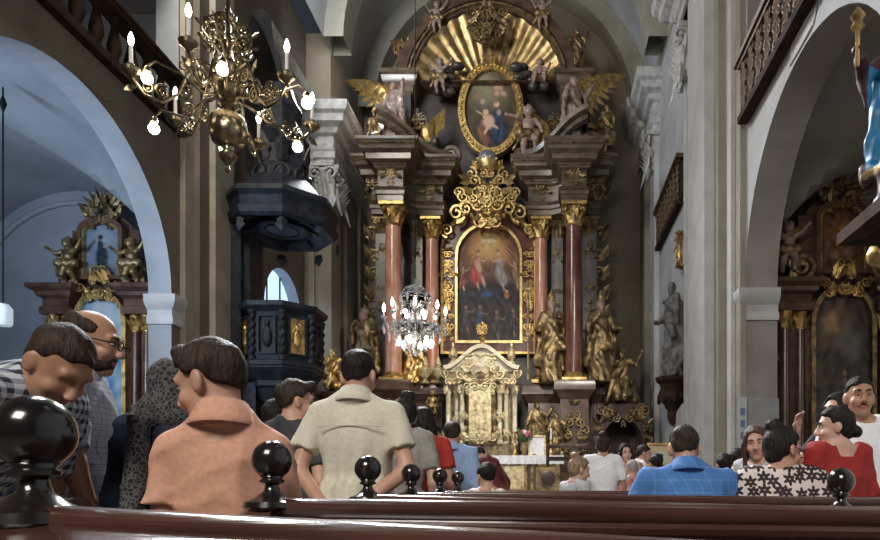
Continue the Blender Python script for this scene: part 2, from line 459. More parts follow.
m_jean = mat('navy_trousers', (.025, .03, .05), (.04, .05, .08), 30, .85)
m_trouser = mat('charcoal_trousers', (.03, .03, .032), (.05, .05, .052), 30, .85)
m_shoe = mat('black_shoe', (.015, .014, .013), rough=.4)
def cloth(name, c, c2=None, scale=40, bump=.25): return mat(name, c, c2 or tuple(x*.85 for x in c), scale, .85, bump=bump*.25, bscale=240)

class Pose:
    """joints of a 1.75 m figure facing +Y"""
    def __init__(s, lean=(0, 0, 0), head=(0, 0, 0), la=None, ra=None, seated=False, b=1.0, sh=.168, fem=False, dz=0.0, dr=0.0):
        s.dr = dr
        Rl = rotm(lean[2], -lean[0], lean[1]); s.Rl = Rl; pv = np.array([0, 0, .95])
        up = np.array([0, 0, (-.40 if seated else 0)+dz])
        s.f = lambda p: Rl @ (np.asarray(p, float)-pv)+pv+up
        s.up = up; s.b = b; s.seated = seated; s.fem = fem
        s.sh = {k: (k*sh, -.012, 1.432-dr) for k in (-1, 1)}
        A = {-1: la, 1: ra}; s.el = {}; s.wr = {}
        for k in (-1, 1):
            a = A[k] or ((.212, -.03, 1.12), (.215, .07, .87))
            s.el[k] = (k*a[0][0], a[0][1], a[0][2]); s.wr[k] = (k*a[1][0], a[1][1], a[1][2])
        s.Rh = Rl @ rotm(head[0], -head[1], head[2]); s.ht = s.f((0, -.002, 1.468))+Rl @ np.array([0, 0, 0])
        s.hc = s.ht+s.Rh @ np.array([0, .012, .125])
        s.hip = {}; s.kn = {}; s.an = {}
        for k in (-1, 1):
            if seated:
                s.hip[k] = np.array([k*.095, 0, .55]); s.kn[k] = np.array([k*.11, .43, .53]); s.an[k] = np.array([k*.11, .42, .09])
            else:
                s.hip[k] = np.array([k*.09, 0, .90]); s.kn[k] = np.array([k*.10, .015, .50]); s.an[k] = np.array([k*.105, -.03, .085])
def torso(S, p, g=0.0, k=.05):
    b = p.b; S.frame(p.Rl, p.f((0, 0, 0)))
    S.e((0, 0, 1.26), (.158*b+g, .105*b+g, .19+g), k=k)
    S.c((-.12*b, -.012, 1.41-p.dr), (.12*b, -.012, 1.41-p.dr), .047+g, k=.06)
    for q in (-1, 1): S.c((q*.03, -.026, 1.475), (q*.13*b, -.018, 1.435-p.dr), .042+g*.6, .040+g*.8, k=.04)
    S.e((0, .012, 1.08), ((.125 if p.fem else .142)*b+g, .098*b+g, .17+g), k=k)
    S.e((0, -.012, .945), (.168*b+g, .118*b+g, .13+g), k=k)
    if p.fem:
        for q in (-1, 1): S.e((q*.075, .085, 1.255), (.062+g, .058+g, .062+g), k=.03)
    S.frame()
def head_sdf(S, p, ear=True):
    S.frame(p.Rh, p.hc)
    S.e((0, -.012, .035), (.074, .094, .088), k=.03)
    S.e((0, .03, -.035), (.058, .062, .082), k=.03)
    S.e((0, .066, -.098), (.026, .022, .02), k=.025)
    S.c((-.036, .076, .032), (.036, .076, .032), .013, k=.02)
    S.c((0, .088, .018), (0, .108, -.026), .008, .0145, k=.014)
    for q in (-1, 1):
        S.e((q*.030, .098, .010), (.016, .014, .011), k=.014, op='s')
        S.e((q*.040, .062, -.03), (.022, .022, .02), k=.02)
        S.e((q*.011, .104, -.032), (.008, .01, .008), k=.008)
        if ear: S.e((q*.076, -.008, -.004), (.011, .022, .034), Rm=rotm(q*.35, .2, 0), k=.01)
    S.e((0, .083, -.060), (.024, .013, .006), k=.006); S.e((0, .080, -.071), (.020, .013, .007), k=.006)
    S.frame()
def hand_sdf(S, wr, d, nrm_, side, curl=.5, fat=1.0):
    d = nrm(d); n = np.asarray(nrm_, float); n = nrm(n-d*(n@d)); x = np.cross(d, n)*side
    Rm = np.stack([x, d, n], 1); S.frame(Rm, wr)
    S.e((0, .045, 0), (.040, .052, .016), k=.02)
    for i, (fx, L) in enumerate(((-.030, .062), (-.010, .074), (.011, .070), (.030, .056))):
        a = (fx*.95, .085, 0); c1 = curl*.6; m_ = (fx*1.05, .085+L*.5*math.cos(c1), L*.5*math.sin(c1)); c2 = curl*1.4
        t_ = (fx*1.05, m_[1]+L*.5*math.cos(c2), m_[2]+L*.5*math.sin(c2))
        S.c(a, m_, .0092*fat, .0085*fat, k=.006); S.c(m_, t_, .0085*fat, .0072*fat, k=.004)
    S.c((-.028, .020, .004), (-.055, .055, .014), .0135, .0105, k=.012); S.c((-.055, .055, .014), (-.054, .085, .024), .0105, .0085, k=.005)
    S.frame()
def body_sdf(p, hands=(.5, .5), palm=None):
    S = SDF(.03); torso(S, p, -.004)
    nb = p.f((0, -.022, 1.40))
    S.c(nb, p.hc+p.Rh @ np.array([0, -.02, -.05]), .058*(.88 if p.fem else 1), .052*(.9 if p.fem else 1), k=.035)
    head_sdf(S, p)
    for q in (-1, 1):
        sh, el, wr = p.f(p.sh[q]), p.f(p.el[q]), p.f(p.wr[q]); t = .9 if p.fem else 1.0
        S.c(sh, el, .046*t*p.b, .038*t, k=.035); S.c(el, wr, .040*t, .026*t, k=.02)
        pn = palm[q] if palm and q in palm else np.array([-q, 0, 0.])
        hand_sdf(S, wr, wr-el, pn, q, hands[0 if q < 0 else 1])
        S.c(p.hip[q], p.kn[q], .086*p.b, .056, k=.04); S.c(p.kn[q], p.an[q], .054, .036, k=.02)
        S.c(p.an[q]+(0, -.03, -.04), p.an[q]+(q*.015, .15, -.055), .036, .028, k=.03)
    return S
def put(name, VF, s, m, parent, midx=None, smooth=True, angle=0):
    V, Fc = VF; return mkmesh(name, V*s, Fc, m, parent, midx, smooth, angle)
def disp_fold(amp, seed, f=(22, 22, 6)):
    def d(X, Y, Z):
        r1 = 1-np.abs(np.sin(.5*f[0]*X+1.4*np.sin(f[2]*.8*Z+seed)+.25*f[1]*Y+seed)); ax = np.abs(X)
        r2 = 1-np.abs(np.sin(11*ax+13*Z+2.2*np.sin(7*X+5*Z+seed)+seed*2)); r3 = 1-np.abs(np.sin(9*X-15*Z+1.7*np.sin(6*Z+9*Y+seed)))
        return amp*(.7-1.5*r1**3-1.0*r2**4-.8*r3**4)
    return d
def disp_none(X, Y, Z): return 0*X+0*Y+0*Z
def disp_pleat(amp, seed):
    def d(X, Y, Z): return amp*(np.sin(72*X+1.4*np.sin(5*Z+seed))*np.clip((1.34-Z)*4, 0, 1))+.5*amp*np.sin(17*X+6*Z+seed)
    return d
def disp_hair(amp, seed, f=70):
    def d(X, Y, Z): return amp*(np.sin(f*X+4*np.sin(19*Z+seed))*np.sin(f*.8*Y+3*np.sin(15*X+seed))+.6*np.sin(33*X+21*Y+40*Z+seed))
    return d
def hair_mesh(p, style, h, seed=1):
    S = SDF(.02); S.frame(p.Rh, p.hc); g = .014
    if style in ('short', 'crop', 'bald', 'ponytail', 'bun', 'lowbun', 'long', 'tuft'):
        gg = .0055 if style == 'crop' else .0055 if style == 'bald' else g
        S.e((0, -.014, .038), (.074+gg, .095+gg, .089+gg))
        S.e((0, -.052, -.012), (.064+gg*.6, .048+gg*.7, .064), k=.02)
        if style == 'tuft': S.c((-.03, .06, .118), (.045, .075, .112), .022, k=.03)
        S.half((0, .082, .082), (0, .66, -.75)) if style not in ('long', 'bun', 'lowbun') else S.half((0, .078, .094), (0, .80, -.60))
        for q in (-1, 1): S.e((q*.08, .0, -.008), (.022, .026, .034), k=.008, op='s')
        for q in (-1, 1): S.e((q*.07, .075, .02), (.04, .05, .06), k=.01, op='s')
        if style == 'bald': S.e((0, .03, .125), (.068, .105, .085), k=.02, op='s')
        if style in ('ponytail', 'bun', 'lowbun', 'long'): S.e((0, -.06, -.035), (.055, .045, .05), k=.02)
    if style == 'bun': S.e((0, -.075, .125), (.05, .048, .042), k=.008)
    if style == 'lowbun': S.e((0, -.115, -.035), (.048, .042, .042), k=.01)
    if style == 'ponytail':
        S.e((0, -.115, .03), (.034, .034, .034), k=.02); S.c((0, -.125, .02), (.01, -.15, -.20), .036, .02, k=.02)
    S.frame()
    if style == 'long':
        for q in (-1, 1):
            a = p.hc+p.Rh @ np.array([q*.066, .045, .055]); m1 = p.hc+p.Rh @ np.array([q*.083, .035, -.03]); b1 = p.hc+p.Rh @ np.array([q*.085, .03, -.17]); S.c(a, m1, .018, .024, k=.02); S.c(m1, b1, .024, .020, k=.02)
        hb = p.hc; bk = p.f((0, -.10, 1.22))
        for q in (-1, -.4, .4, 1):
            a = hb+p.Rh @ np.array([q*.066, -.03-.03*(1-abs(q)), -.02]); S.c(a, bk+np.array([q*.085, .02*abs(q), (1-abs(q))*-.03]), .032, .024, k=.03)
    dh = disp_hair(.0035, seed); a = p.Rh[:, 2]; tp = .0165 if style in ('short', 'tuft', 'crop', 'bald') else .004
    def d(X, Y, Z):
        lz = (X-p.hc[0])*a[0]+(Y-p.hc[1])*a[1]+(Z-p.hc[2])*a[2]
        return dh(X, Y, Z)+tp*np.clip((.035-lz)/.09, 0, 1)
    return S.mesh(h, disp=d)
def person(name, label, loc, face, H, p, top, hairs=('short', m_hair_black), skin=None, legs=None, res=.014, hf=.0075, face_parts=True, group=None, glasses=False, hands=(.5, .5), palm=None,
           shoes=m_shoe, skirt=None, beard=None, fold=.0085, seed=1, extra=None):
    """top = dict(mat, sleeve 0..2, hem z, g, collar, neck, pleat)"""
    skin = skin or m_skin; legs = legs or m_trouser; s = H/1.732
    root = thing(name, label, 'person', loc, face, group, world=False)
    S = body_sdf(p, hands, palm)
    fine = [(p.hc-.15, p.hc+.15)]
    V, Fc = S.mesh(res, fine=fine, hf=hf)
    c = np.array([V[list(q)].mean(0) for q in Fc]); lo = (c-p.hc) @ p.Rh
    mi = np.zeros(len(Fc), int)
    lip = (((lo-np.array([0, .092, -.0655]))/np.array([.026, .02, .0125]))**2).sum(1) < 1; mi[lip] = 1
    put('body', (V, Fc), s, [skin, m_lip], root, mi)
    # upper garment
    g = top.get('g', .016); S = SDF(.04); torso(S, p, g)
    sl = top.get('sleeve', .6)
    for q in (-1, 1):
        sh, el, wr = p.f(p.sh[q]), p.f(p.el[q]), p.f(p.wr[q])
        if sl <= 0: continue
        t1 = min(1, sl); e1 = sh+(el-sh)*t1; w0 = top.get('sw', .018)
        S.c(sh, sh+(e1-sh)*.5, .044*p.b+g*.8, .044*p.b+g*.8, k=.035)
        S.kc(sh+(e1-sh)*.2, e1, .044*p.b+g*.8, .043+w0*.8+g*.3, k=.012)
        if sl > 1: S.c(el, el, .044+w0, k=.02); S.kc(el, el+(wr-el)*(sl-1), .043+w0, .032+w0, k=.02)
    if skirt:
        a = p.f((0, 0, 1.0)); S.kc(a, np.array([0, .02 if not p.seated else .12, skirt[0]]), .15*p.b+g, skirt[1], k=.06)
    hem = top.get('hem', .88)
    if not p.seated and not skirt: S.kc(p.f((0, -.005, 1.06)), np.array([0, -.005, hem]), .142*p.b+g, .172*p.b+g, k=.05)
    if not skirt: S.half((0, 0, hem+(p.up[2] if p.seated else 0)), (0, 0, -1))
    if top.get('collar'):
        a, b_ = p.f((0, -.034, 1.44)), p.f((0, -.022, 1.515)); S.kc(a, b_, .074, .064, k=.012)
        dd = b_-a; S.kc(b_-dd*.3, b_+dd, .057, .057, op='s', k=0)
    else:
        nz = top.get('neck', 1.44); S.frame(p.Rl, p.f((0, 0, 0))); S.kc((0, .035, nz+.0), (0, .0, nz+.2), top.get('nw', .078), .13, op='s', k=.004); S.frame()
    dsp = disp_pleat(.010, seed) if top.get('pleat') else disp_fold(fold, seed)
    put(top.get('name', 'shirt'), S.mesh(res, disp=dsp), s, top['mat'], root)
    if top.get('collar'):
        a, b_ = p.f((0, -.034, 1.435)), p.f((0, -.020, 1.525)); q_ = Vector(b_-a).to_track_quat('Z', 'Y').to_matrix().to_4x4()
        m = MB(); m.T = Matrix.Scale(s, 4) @ Matrix.Translation(a) @ q_
        m.lathe([(.062, .03), (.0605, .085), (.063, .092), (.068, .088), (.090, .040), (.099, .022), (.096, .014), (.070, .02)], (0, 0, 0), 28, sy=1.02); m.build('collar', top['mat'], root, angle=60)
    if top.get('pleat'):
        m = MB(); m.tube([tuple(p.f((x, -.118*p.b-.012+.35*x*x, 1.335-.12*x*x))*s) for x in [-.15+.3*i/12 for i in range(13)]], .0035, 5); m.build('yoke_seam', top['mat'], root)
    # legs
    if legs != 'none':
        S = SDF(.03); gl = .016
        S.frame(p.Rl, p.f((0, 0, 0))); S.e((0, -.012, .94), (.172*p.b, .122*p.b, .12), k=.04); S.frame()
        for q in (-1, 1):
            S.c(p.hip[q], p.kn[q], .088*p.b+gl*.6, .060+gl, k=.03); S.kc(p.kn[q], p.an[q], .060+gl, .052+gl*.5, k=.03)
        put('trousers', S.mesh(.019, disp=disp_fold(.005, seed+3, (20, 20, 12))), s, legs, root)
    for q in (-1, 1):
        S = SDF(.03); a = p.an[q]
        S.c(a+(0, -.035, -.045), a+(q*.015, .15, -.052), .044, .036); S.c(a+(0, -.02, -.03), a+(0, -.02, .01), .045, .043); S.half(a+(0, 0, -.082), (0, 0, -1))
        put('shoe', S.mesh(.016), s, shoes, root)
    if hairs: put('hair', hair_mesh(p, hairs[0], min(res, .010), seed), s, hairs[1], root)
    if beard:
        S = SDF(.02); S.frame(p.Rh, p.hc); S.e((0, .034, -.070), (.0575, .058, .046)); S.e((0, .088, -.05), (.026, .013, .005), k=.01)
        S.half((0, .05, -.045), (0, -.25, 1)); S.e((0, .094, -.066), (.022, .03, .009), op='s', k=.004); S.frame()
        put('beard', S.mesh(.007, disp=disp_hair(.002, seed)), s, beard, root)
    if face_parts:
        T = Matrix.Translation(Vector(p.hc*s)) @ Matrix(p.Rh.tolist()).to_4x4() @ Matrix.Scale(s, 4)
        for q in (-1, 1):
            m = MB(); m.T = T; m.ball((q*.029, .0790, .009), (.0105, .0100, .0058), 10, 8); m.mi = 1; m.ball((q*.029, .0872, .009), (.0056, .0030, .0052), 8, 6)
            m.build('eye', [m_eye, m_iris], root, angle=0)
            m = MB(); m.T = T; m.tube([(q*.012, .094, .030), (q*.03, .095, .0375), (q*.05, .080, .032)], [.0035, .0045, .002], 6)
            m.build('eyebrow', hairs[1] if hairs else m_hair_black, root)
        if glasses:
            m = MB(); m.T = T
            for q in (-1, 1):
                m.tube([(q*.033+.024*math.cos(a), .112, .008+.019*math.sin(a)) for a in [2*PI*i/14 for i in range(15)]], .0028, 5)
                m.tube([(q*.057, .110, .012), (q*.076, .07, .012), (q*.084, -.005, .012), (q*.082, -.03, -.004)], .0026, 5)
            m.tube([(-.010, .113, .010), (0, .115, .014), (.010, .113, .010)], .0026, 5)
            m.build('glasses', m_ebony, root)
    if extra: extra(root, p, s)
    return root
# ------------------------------------------------------------------ painted canvases (their own pigments as vertex colours)
def vcol_mat(name, rough=.45):
    m = bpy.data.materials.new(name); m.use_nodes = True; nt, b = nodes_of(m)
    a = nt.nodes.new('ShaderNodeVertexColor'); a.layer_name = 'Col'
    nt.links.new(a.outputs[0], b.inputs['Base Color']); b.inputs['Roughness'].default_value = rough
    b.inputs['Specular IOR Level'].default_value = .3
    return m
m_canvas = vcol_mat('oil_paint_on_canvas')
class Canvas:
    def __init__(s, n, m, c):
        s.n, s.m = n, m; s.A = np.ones((m, n, 3))*np.array(c); s.U, s.W = np.meshgrid(np.linspace(0, 1, n), np.linspace(0, 1, m)); s.asp = m/n
    def blob(s, u, w_, ru, rw, col, a=1.0, soft=.5, rot=0):
        du = (s.U-u); dw = (s.W-w_)*s.asp; c, q = math.cos(rot), math.sin(rot)
        x = (du*c+dw*q)/ru; y = (-du*q+dw*c)/(rw*s.asp)
        r = np.sqrt(x*x+y*y); k = np.clip((1-r)/soft, 0, 1)*a
        s.A = s.A*(1-k[..., None])+np.array(col)*k[..., None]
    def seg(s, u0, w0, u1, w1, r, col, a=1.0):
        L = math.hypot(u1-u0, (w1-w0)*s.asp); s.blob((u0+u1)/2, (w0+w1)/2, L/2+r, r/s.asp, col, a, .45, math.atan2((w1-w0)*s.asp, u1-u0))
    def noise(s, amp, f, seed):
        q = np.random.RandomState(seed)
        for i in range(7):
            a = q.uniform(0, 2*PI); ff = f*q.uniform(.6, 2.2); s.A += amp*.4*np.sin(ff*(s.U*math.cos(a)+s.W*s.asp*math.sin(a))+q.uniform(0, 6)+2*np.sin(ff*.5*s.W+i))[..., None]*q.uniform(.6, 1.2, 3)
        s.A = np.clip(s.A, .004, 1)
def canvas_mesh(name, cv, parent, cx, y, cz, w_, h_, shape='rect', spring=.62):
    """grid clipped to an arch or an oval by squeezing its rows/columns"""
    n, m = cv.n, cv.m; V = []; cols = []
    for j in range(m):
        for i in range(n):
            u = i/(n-1)*2-1; t = j/(m-1)
            if shape == 'oval':
                x, z = u, t*2-1
                X = x*math.sqrt(max(0, 1-z*z/2)); Zz = z*math.sqrt(max(0, 1-x*x/2)); V.append((cx+X*w_/2, y, cz+Zz*h_/2))
            elif shape == 'arch':
                top = spring+(1-spring)*math.sqrt(max(0, 1-u*u)); V.append((cx+u*w_/2, y, cz-h_/2+t*top*h_))
            else: V.append((cx+u*w_/2, y, cz-h_/2+t*h_))
            cols.append((*cv.A[j, i], 1))
    Fc = [(j*n+i, j*n+i+1, (j+1)*n+i+1, (j+1)*n+i) for j in range(m-1) for i in range(n-1)]
    return mkmesh(name, V, Fc, m_canvas, parent, smooth=True, angle=0, colors=cols)
def figure_blobs(c, u, w_, s, robe, skin=(.62, .40, .28), lean=0, arm=True, seed=0):
    """a draped figure, all measures in canvas widths; (u, w_) is its chest"""
    k = 1/c.asp; dk = tuple(x*.4 for x in robe); lt = tuple(min(1, x*1.5+.02) for x in robe); q = random.Random(int(u*991+w_*77))
    def B(du, dw, ru, rw, col, a=.95, soft=.35, rot=0): c.blob(u+du*s, w_+dw*s*k, ru*s, rw*s*k, col, a, soft, rot)
    B(.02, -.40, .26, .34, dk, .9, .4); B(-.04, -.34, .19, .30, robe, .9, .4, .3); B(.08, -.50, .12, .24, robe, .8, .4, -.4); B(-.09, -.28, .05, .22, lt, .7, .6, .35); B(.05, -.42, .035, .22, lt, .6, .6, -.3); B(.0, -.45, .03, .2, dk, .7, .6, .2)
    B(lean*.12, .0, .15, .19, robe, .95, .35, lean*.4); B(lean*.12-.04, .03, .06, .13, lt, .6, .7); B(lean*.2+.03, .07, .06, .09, skin, .7, .5)
    B(lean*.32, .26, .078, .092, skin, 1, .3); B(lean*.32-.02, .31, .085, .062, (.20, .115, .06), .75, .5); B(lean*.32+.025, .25, .03, .045, tuple(min(1, x*1.3) for x in skin), .6, .8)
    if arm:
        g = 1 if lean >= 0 else -1
        c.seg(u+.10*s*g, w_+.06*s*k, u+.27*s*g, w_-.02*s*k, .032*s, skin); c.seg(u+.27*s*g, w_-.02*s*k, u+.36*s*g, w_+.10*s*k, .026*s, skin); c.seg(u+.02*s, w_-.58*s*k, u+.10*s, w_-.86*s*k, .04*s, skin)
# ------------------------------------------------------------------ carved figures
def sdf_statue(H=1.75, kind='saint', seed=1, arms=None, head=(0, 0, 0), lean=(0, 0, 0), mitre=False, beard=True, h=.03):
    """one carved figure in a long robe with a mantle; base at z = 0"""
    A = arms or (((.26, .06, 1.16), (.16, .24, 1.22)), ((.25, .02, 1.12), (.22, .22, 1.0)))
    p = Pose(lean=lean, head=head, la=A[0], ra=A[1], b=1.05)
    S = SDF(.04); torso(S, p, .015); head_sdf(S, p, ear=False)
    S.c(p.f((0, -.02, 1.40)), p.hc+p.Rh @ np.array([0, -.02, -.05]), .06, .055)
    for q in (-1, 1):
        sh, el, wr = p.f(p.sh[q]), p.f(p.el[q]), p.f(p.wr[q])
        S.c(sh, el, .075, .07); S.c(el, el+(wr-el)*.8, .07, .06, k=.03); S.c(el, wr, .035, .03, k=.01); S.e(wr+nrm(wr-el)*.05, (.045, .05, .045), k=.01)
        S.c(el+(0, 0, -.02), el+(0, -.02, -.28), .06, .03, k=.05)
    if kind != 'nude':
        S.c((0, 0, .95), (.03, .02, .45), .16, .19); S.kc((.03, .02, .6), (.0, .0, .0), .19, .26, k=.05)
        S.c((-.12, .10, .9), (.08, .16, .35), .06, .07); S.c((.1, .1, 1.2), (-.2, .14, .75), .06, .08)
        S.c((-.2, -.08, 1.3), (-.26, -.1, .3), .08, .1); S.c((.2, -.08, 1.3), (.27, -.08, .4), .07, .09)
        S.e((.12, .2, .05), (.06, .1, .05))
    S.frame(p.Rh, p.hc); S.e((0, -.03, .04), (.09, .10, .10), k=.02)
    if beard: S.e((0, .065, -.10), (.045, .04, .07), k=.02)
    if mitre: S.c((0, -.005, .10), (0, -.005, .20), .085, .09, k=.01); S.c((0, -.005, .2), (0, -.005, .36), .085, .012, k=.01)
    S.frame()
    ph = seed*1.7
    def d(X, Y, Z):
        a = np.clip((1.35-Z)*2.2, 0, 1)
        return a*(.022*np.sin(34*X+5*np.sin(3.2*Z+ph)+ph)*np.cos(24*Y+2*np.sin(4*Z))+.012*np.sin(17*X-21*Z+9*Y+ph))+(1-a)*.006*np.sin(60*X+20*Z)*np.sin(55*Y+ph)
    V, Fc = S.mesh(h, disp=d, fine=[(p.hc-.14, p.hc+.16)], hf=h*.6, clip=(np.array([-2, -2, 0.]), np.array([2, 2, 3.])))
    V[:, 2] = np.maximum(V[:, 2], 0)
    return V*(H/1.75), Fc, p
def sdf_putto(H=1.0, seed=1, pose='sit', h=.022):
    """chubby nude child angel, unit height about 1"""
    q = random.Random(seed); S = SDF(.035)
    sit = pose == 'sit'; z0 = .28 if sit else .42
    S.e((0, 0, z0+.05), (.135, .115, .12)); S.e((0, .0, z0+.23), (.125, .10, .15)); S.c((0, 0, z0+.36), (0, 0, z0+.42), .05)
    hc = np.array([0, .01, z0+.50]); S.e(hc, (.105, .115, .118)); S.e(hc+(0, .06, -.04), (.07, .06, .06)); S.e(hc+(0, .118, -.01), (.018, .02, .02), k=.01)
    for i in range(26):
        a, b = q.uniform(0, 2*PI), q.uniform(-.2, PI/2); v = np.array([math.cos(a)*math.cos(b)*.105, math.sin(a)*math.cos(b)*.115-.02, math.sin(b)*.118+.01])
        if v[1] < .06: S.e(hc+v, .033, k=.008)
    ar = {'sit': [((-.2, .08, z0+.22), (-.30, .2, z0+.34)), ((.2, .02, z0+.2), (.17, .16, z0+.05))], 'fly': [((-.24, .06, z0+.38), (-.36, .12, z0+.52)), ((.24, .03, z0+.25), (.34, .16, z0+.34))],
          'reach': [((-.22, .1, z0+.34), (-.42, .14, z0+.36)), ((.22, .02, z0+.22), (.26, .12, z0+.06))]}[pose]
    for k, (e_, w_) in zip((-1, 1), ar):
        S.c((k*.12, 0, z0+.33), e_, .055, .045); S.c(e_, w_, .046, .032); S.e(np.array(w_)+nrm(np.array(w_)-np.array(e_))*.035, .036)
    lg = {'sit': [((-.14, .24, z0+.02), (-.15, .26, .06)), ((.13, .25, z0+.05), (.2, .16, .05))], 'fly': [((-.1, .1, .25), (-.13, -.06, .08)), ((.12, .02, .22), (.10, -.12, .04))], 'reach': [((-.1, .06, .24), (-.11, .02, .04)), ((.14, .16, .30), (.13, .04, .1))]}[pose]
    for k, (e_, w_) in zip((-1, 1), lg):
        S.c((k*.075, .01, z0), e_, .085, .065); S.c(e_, w_, .064, .04); S.c(w_, (w_[0], w_[1]+.07, max(w_[2]-.02, .03)), .036, .03)
    return S.mesh(h)
def putto_cloth(H=1.0, seed=1, z0=.42):
    S = SDF(.03); S.c((-.16, .02, z0+.05), (.16, .05, z0+.03), .10, .115); S.c((.15, .03, z0), (.30, -.08, z0-.2), .05, .035); S.c((-.1, -.08, z0+.06), (-.02, -.14, z0-.16), .05, .03)
    return S.mesh(.022, disp=lambda X, Y, Z: .012*np.sin(40*X+14*Z+seed)*np.cos(30*Y+9*Z))
def wing(mb, base, tip, width, n=9, curve=.25, nrm_=(0, -1, 0)):
    """fan of overlapping feathers between base and tip"""
    b = Vector(base); t = Vector(tip); d = t-b; L = d.length; d.normalize(); up = Vector(nrm_).cross(d).normalized()
    if up.z < 0: up = -up
    for row, (ln, off) in enumerate(((1.0, 0), (.62, .02), (.36, .04))):
        for i in range(n-row*2):
            f = i/(n-row*2-1); ro = b+d*(L*(.12+.5*f)*ln**.3)+up*(width*(.35*math.sin(PI*f*.8)-.05*row)); dirv = (d*(.35+.9*f)-up*(.95*(1-f))).normalized()
            Lf = L*ln*(.42+.22*f); ww = width*.16; sd = dirv.cross(Vector(nrm_)).normalized(); nn = Vector(nrm_)*(off+.012*i)
            V = []; k = 5
            for j in range(k+1):
                u = j/k; wd = ww*(math.sin(PI*min(.97, .18+u*.80)))
                c_ = ro+dirv*(Lf*u)+nn+Vector(nrm_)*(curve*.12*L*math.sin(u*2))
                V += [c_-sd*wd, c_+Vector(nrm_)*ww*.35, c_+sd*wd, c_-Vector(nrm_)*.02]
            Fc = []
            for j in range(k):
                for s_ in range(4): a = j*4+s_; e_ = j*4+(s_+1) % 4; Fc.append((a, e_, e_+4, a+4))
            Fc += [(3, 2, 1, 0), (k*4, k*4+1, k*4+2, k*4+3)]
            mb.raw(V, Fc)
    mb.tube([b, b+d*L*.3+up*width*.32, b+d*L*.62+up*width*.36], [width*.12, width*.1, width*.05], 6)
# ------------------------------------------------------------------ the building
XL, XR, XCL, YB = -6.8, 3.4, -6.1, 21.6
TL, TR = .42, .55
def side_wall(name, x0, x1, y0, y1, z0, z1, ops, m, m_in=None):
    """wall between planes x0 (room side) and x1 with openings: (kind, y_a, y_b, bottom, spring, rise)"""
    ys = {y0, y1}
    for o in ops:
        for i in range(29):
            a = PI*i/28; ys.add((o[1]+o[2])/2-(o[2]-o[1])/2*math.cos(a))
    ys = sorted(y for y in ys if y0 <= y <= y1)
    def top(o, y):
        u = (y-(o[1]+o[2])/2)/((o[2]-o[1])/2); return o[4]+o[5]*math.sqrt(max(0, 1-u*u))
    b = MB()
    def quad(p): b.raw(p, [(0, 1, 2, 3)])
    for ya, yb in zip(ys[:-1], ys[1:]):
        ym = (ya+yb)/2; act = sorted([o for o in ops if o[1] < ym < o[2]], key=lambda o: o[3])
        za = zb = z0
        for o in act:
            ta, tb = top(o, ya), top(o, yb)
            b.mi = 0
            if o[3] > min(za, zb)+1e-4:
                for x in (x0, x1): quad([(x, ya, za), (x, yb, zb), (x, yb, o[3]), (x, ya, o[3])])
                b.mi = 1; quad([(x0, ya, o[3]), (x0, yb, o[3]), (x1, yb, o[3]), (x1, ya, o[3])])
            b.mi = 1; quad([(x0, ya, ta), (x0, yb, tb), (x1, yb, tb), (x1, ya, ta)])
            za, zb = ta, tb
        b.mi = 0
        for x in (x0, x1): quad([(x, ya, za), (x, yb, zb), (x, yb, z1), (x, ya, z1)])
    b.mi = 1
    for o in ops:
        for y in (o[1], o[2]): quad([(x0, y, o[3]), (x1, y, o[3]), (x1, y, o[4]), (x0, y, o[4])])
    b.mi = 0
    for y in (y0, y1): quad([(x0, y, z0), (x1, y, z0), (x1, y, z1), (x0, y, z1)])
    quad([(x0, y0, z1), (x0, y1, z1), (x1, y1, z1), (x1, y0, z1)])
    return struct(b.build(name, [m, m_in or m], smooth=True, angle=25))
LD, RD = 9.2, 8.45
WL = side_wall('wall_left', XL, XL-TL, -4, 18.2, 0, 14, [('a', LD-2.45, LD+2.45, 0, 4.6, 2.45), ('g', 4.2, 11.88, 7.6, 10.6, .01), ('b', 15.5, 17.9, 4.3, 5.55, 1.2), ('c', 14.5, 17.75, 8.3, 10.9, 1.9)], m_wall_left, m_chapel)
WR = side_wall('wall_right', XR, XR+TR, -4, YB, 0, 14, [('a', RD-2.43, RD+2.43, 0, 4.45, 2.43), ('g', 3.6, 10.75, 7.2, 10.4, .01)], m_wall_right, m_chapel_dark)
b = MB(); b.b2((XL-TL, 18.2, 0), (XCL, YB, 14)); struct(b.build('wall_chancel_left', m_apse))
b = MB(); b.b2((XL-TL, YB, 0), (XR+TR, YB+.5, 19.5)); struct(b.build('wall_back', m_apse))
b = MB(); b.b2((-13, -4, -.2), (9.5, 22.2, 0)); struct(b.build('floor', m_stone))
b = MB()
for i in range(5): b.b2((XCL, 12.9+i*.36, .18*i), (XR, YB, .18*(i+1)))
struct(b.build('floor_chancel', m_stone))
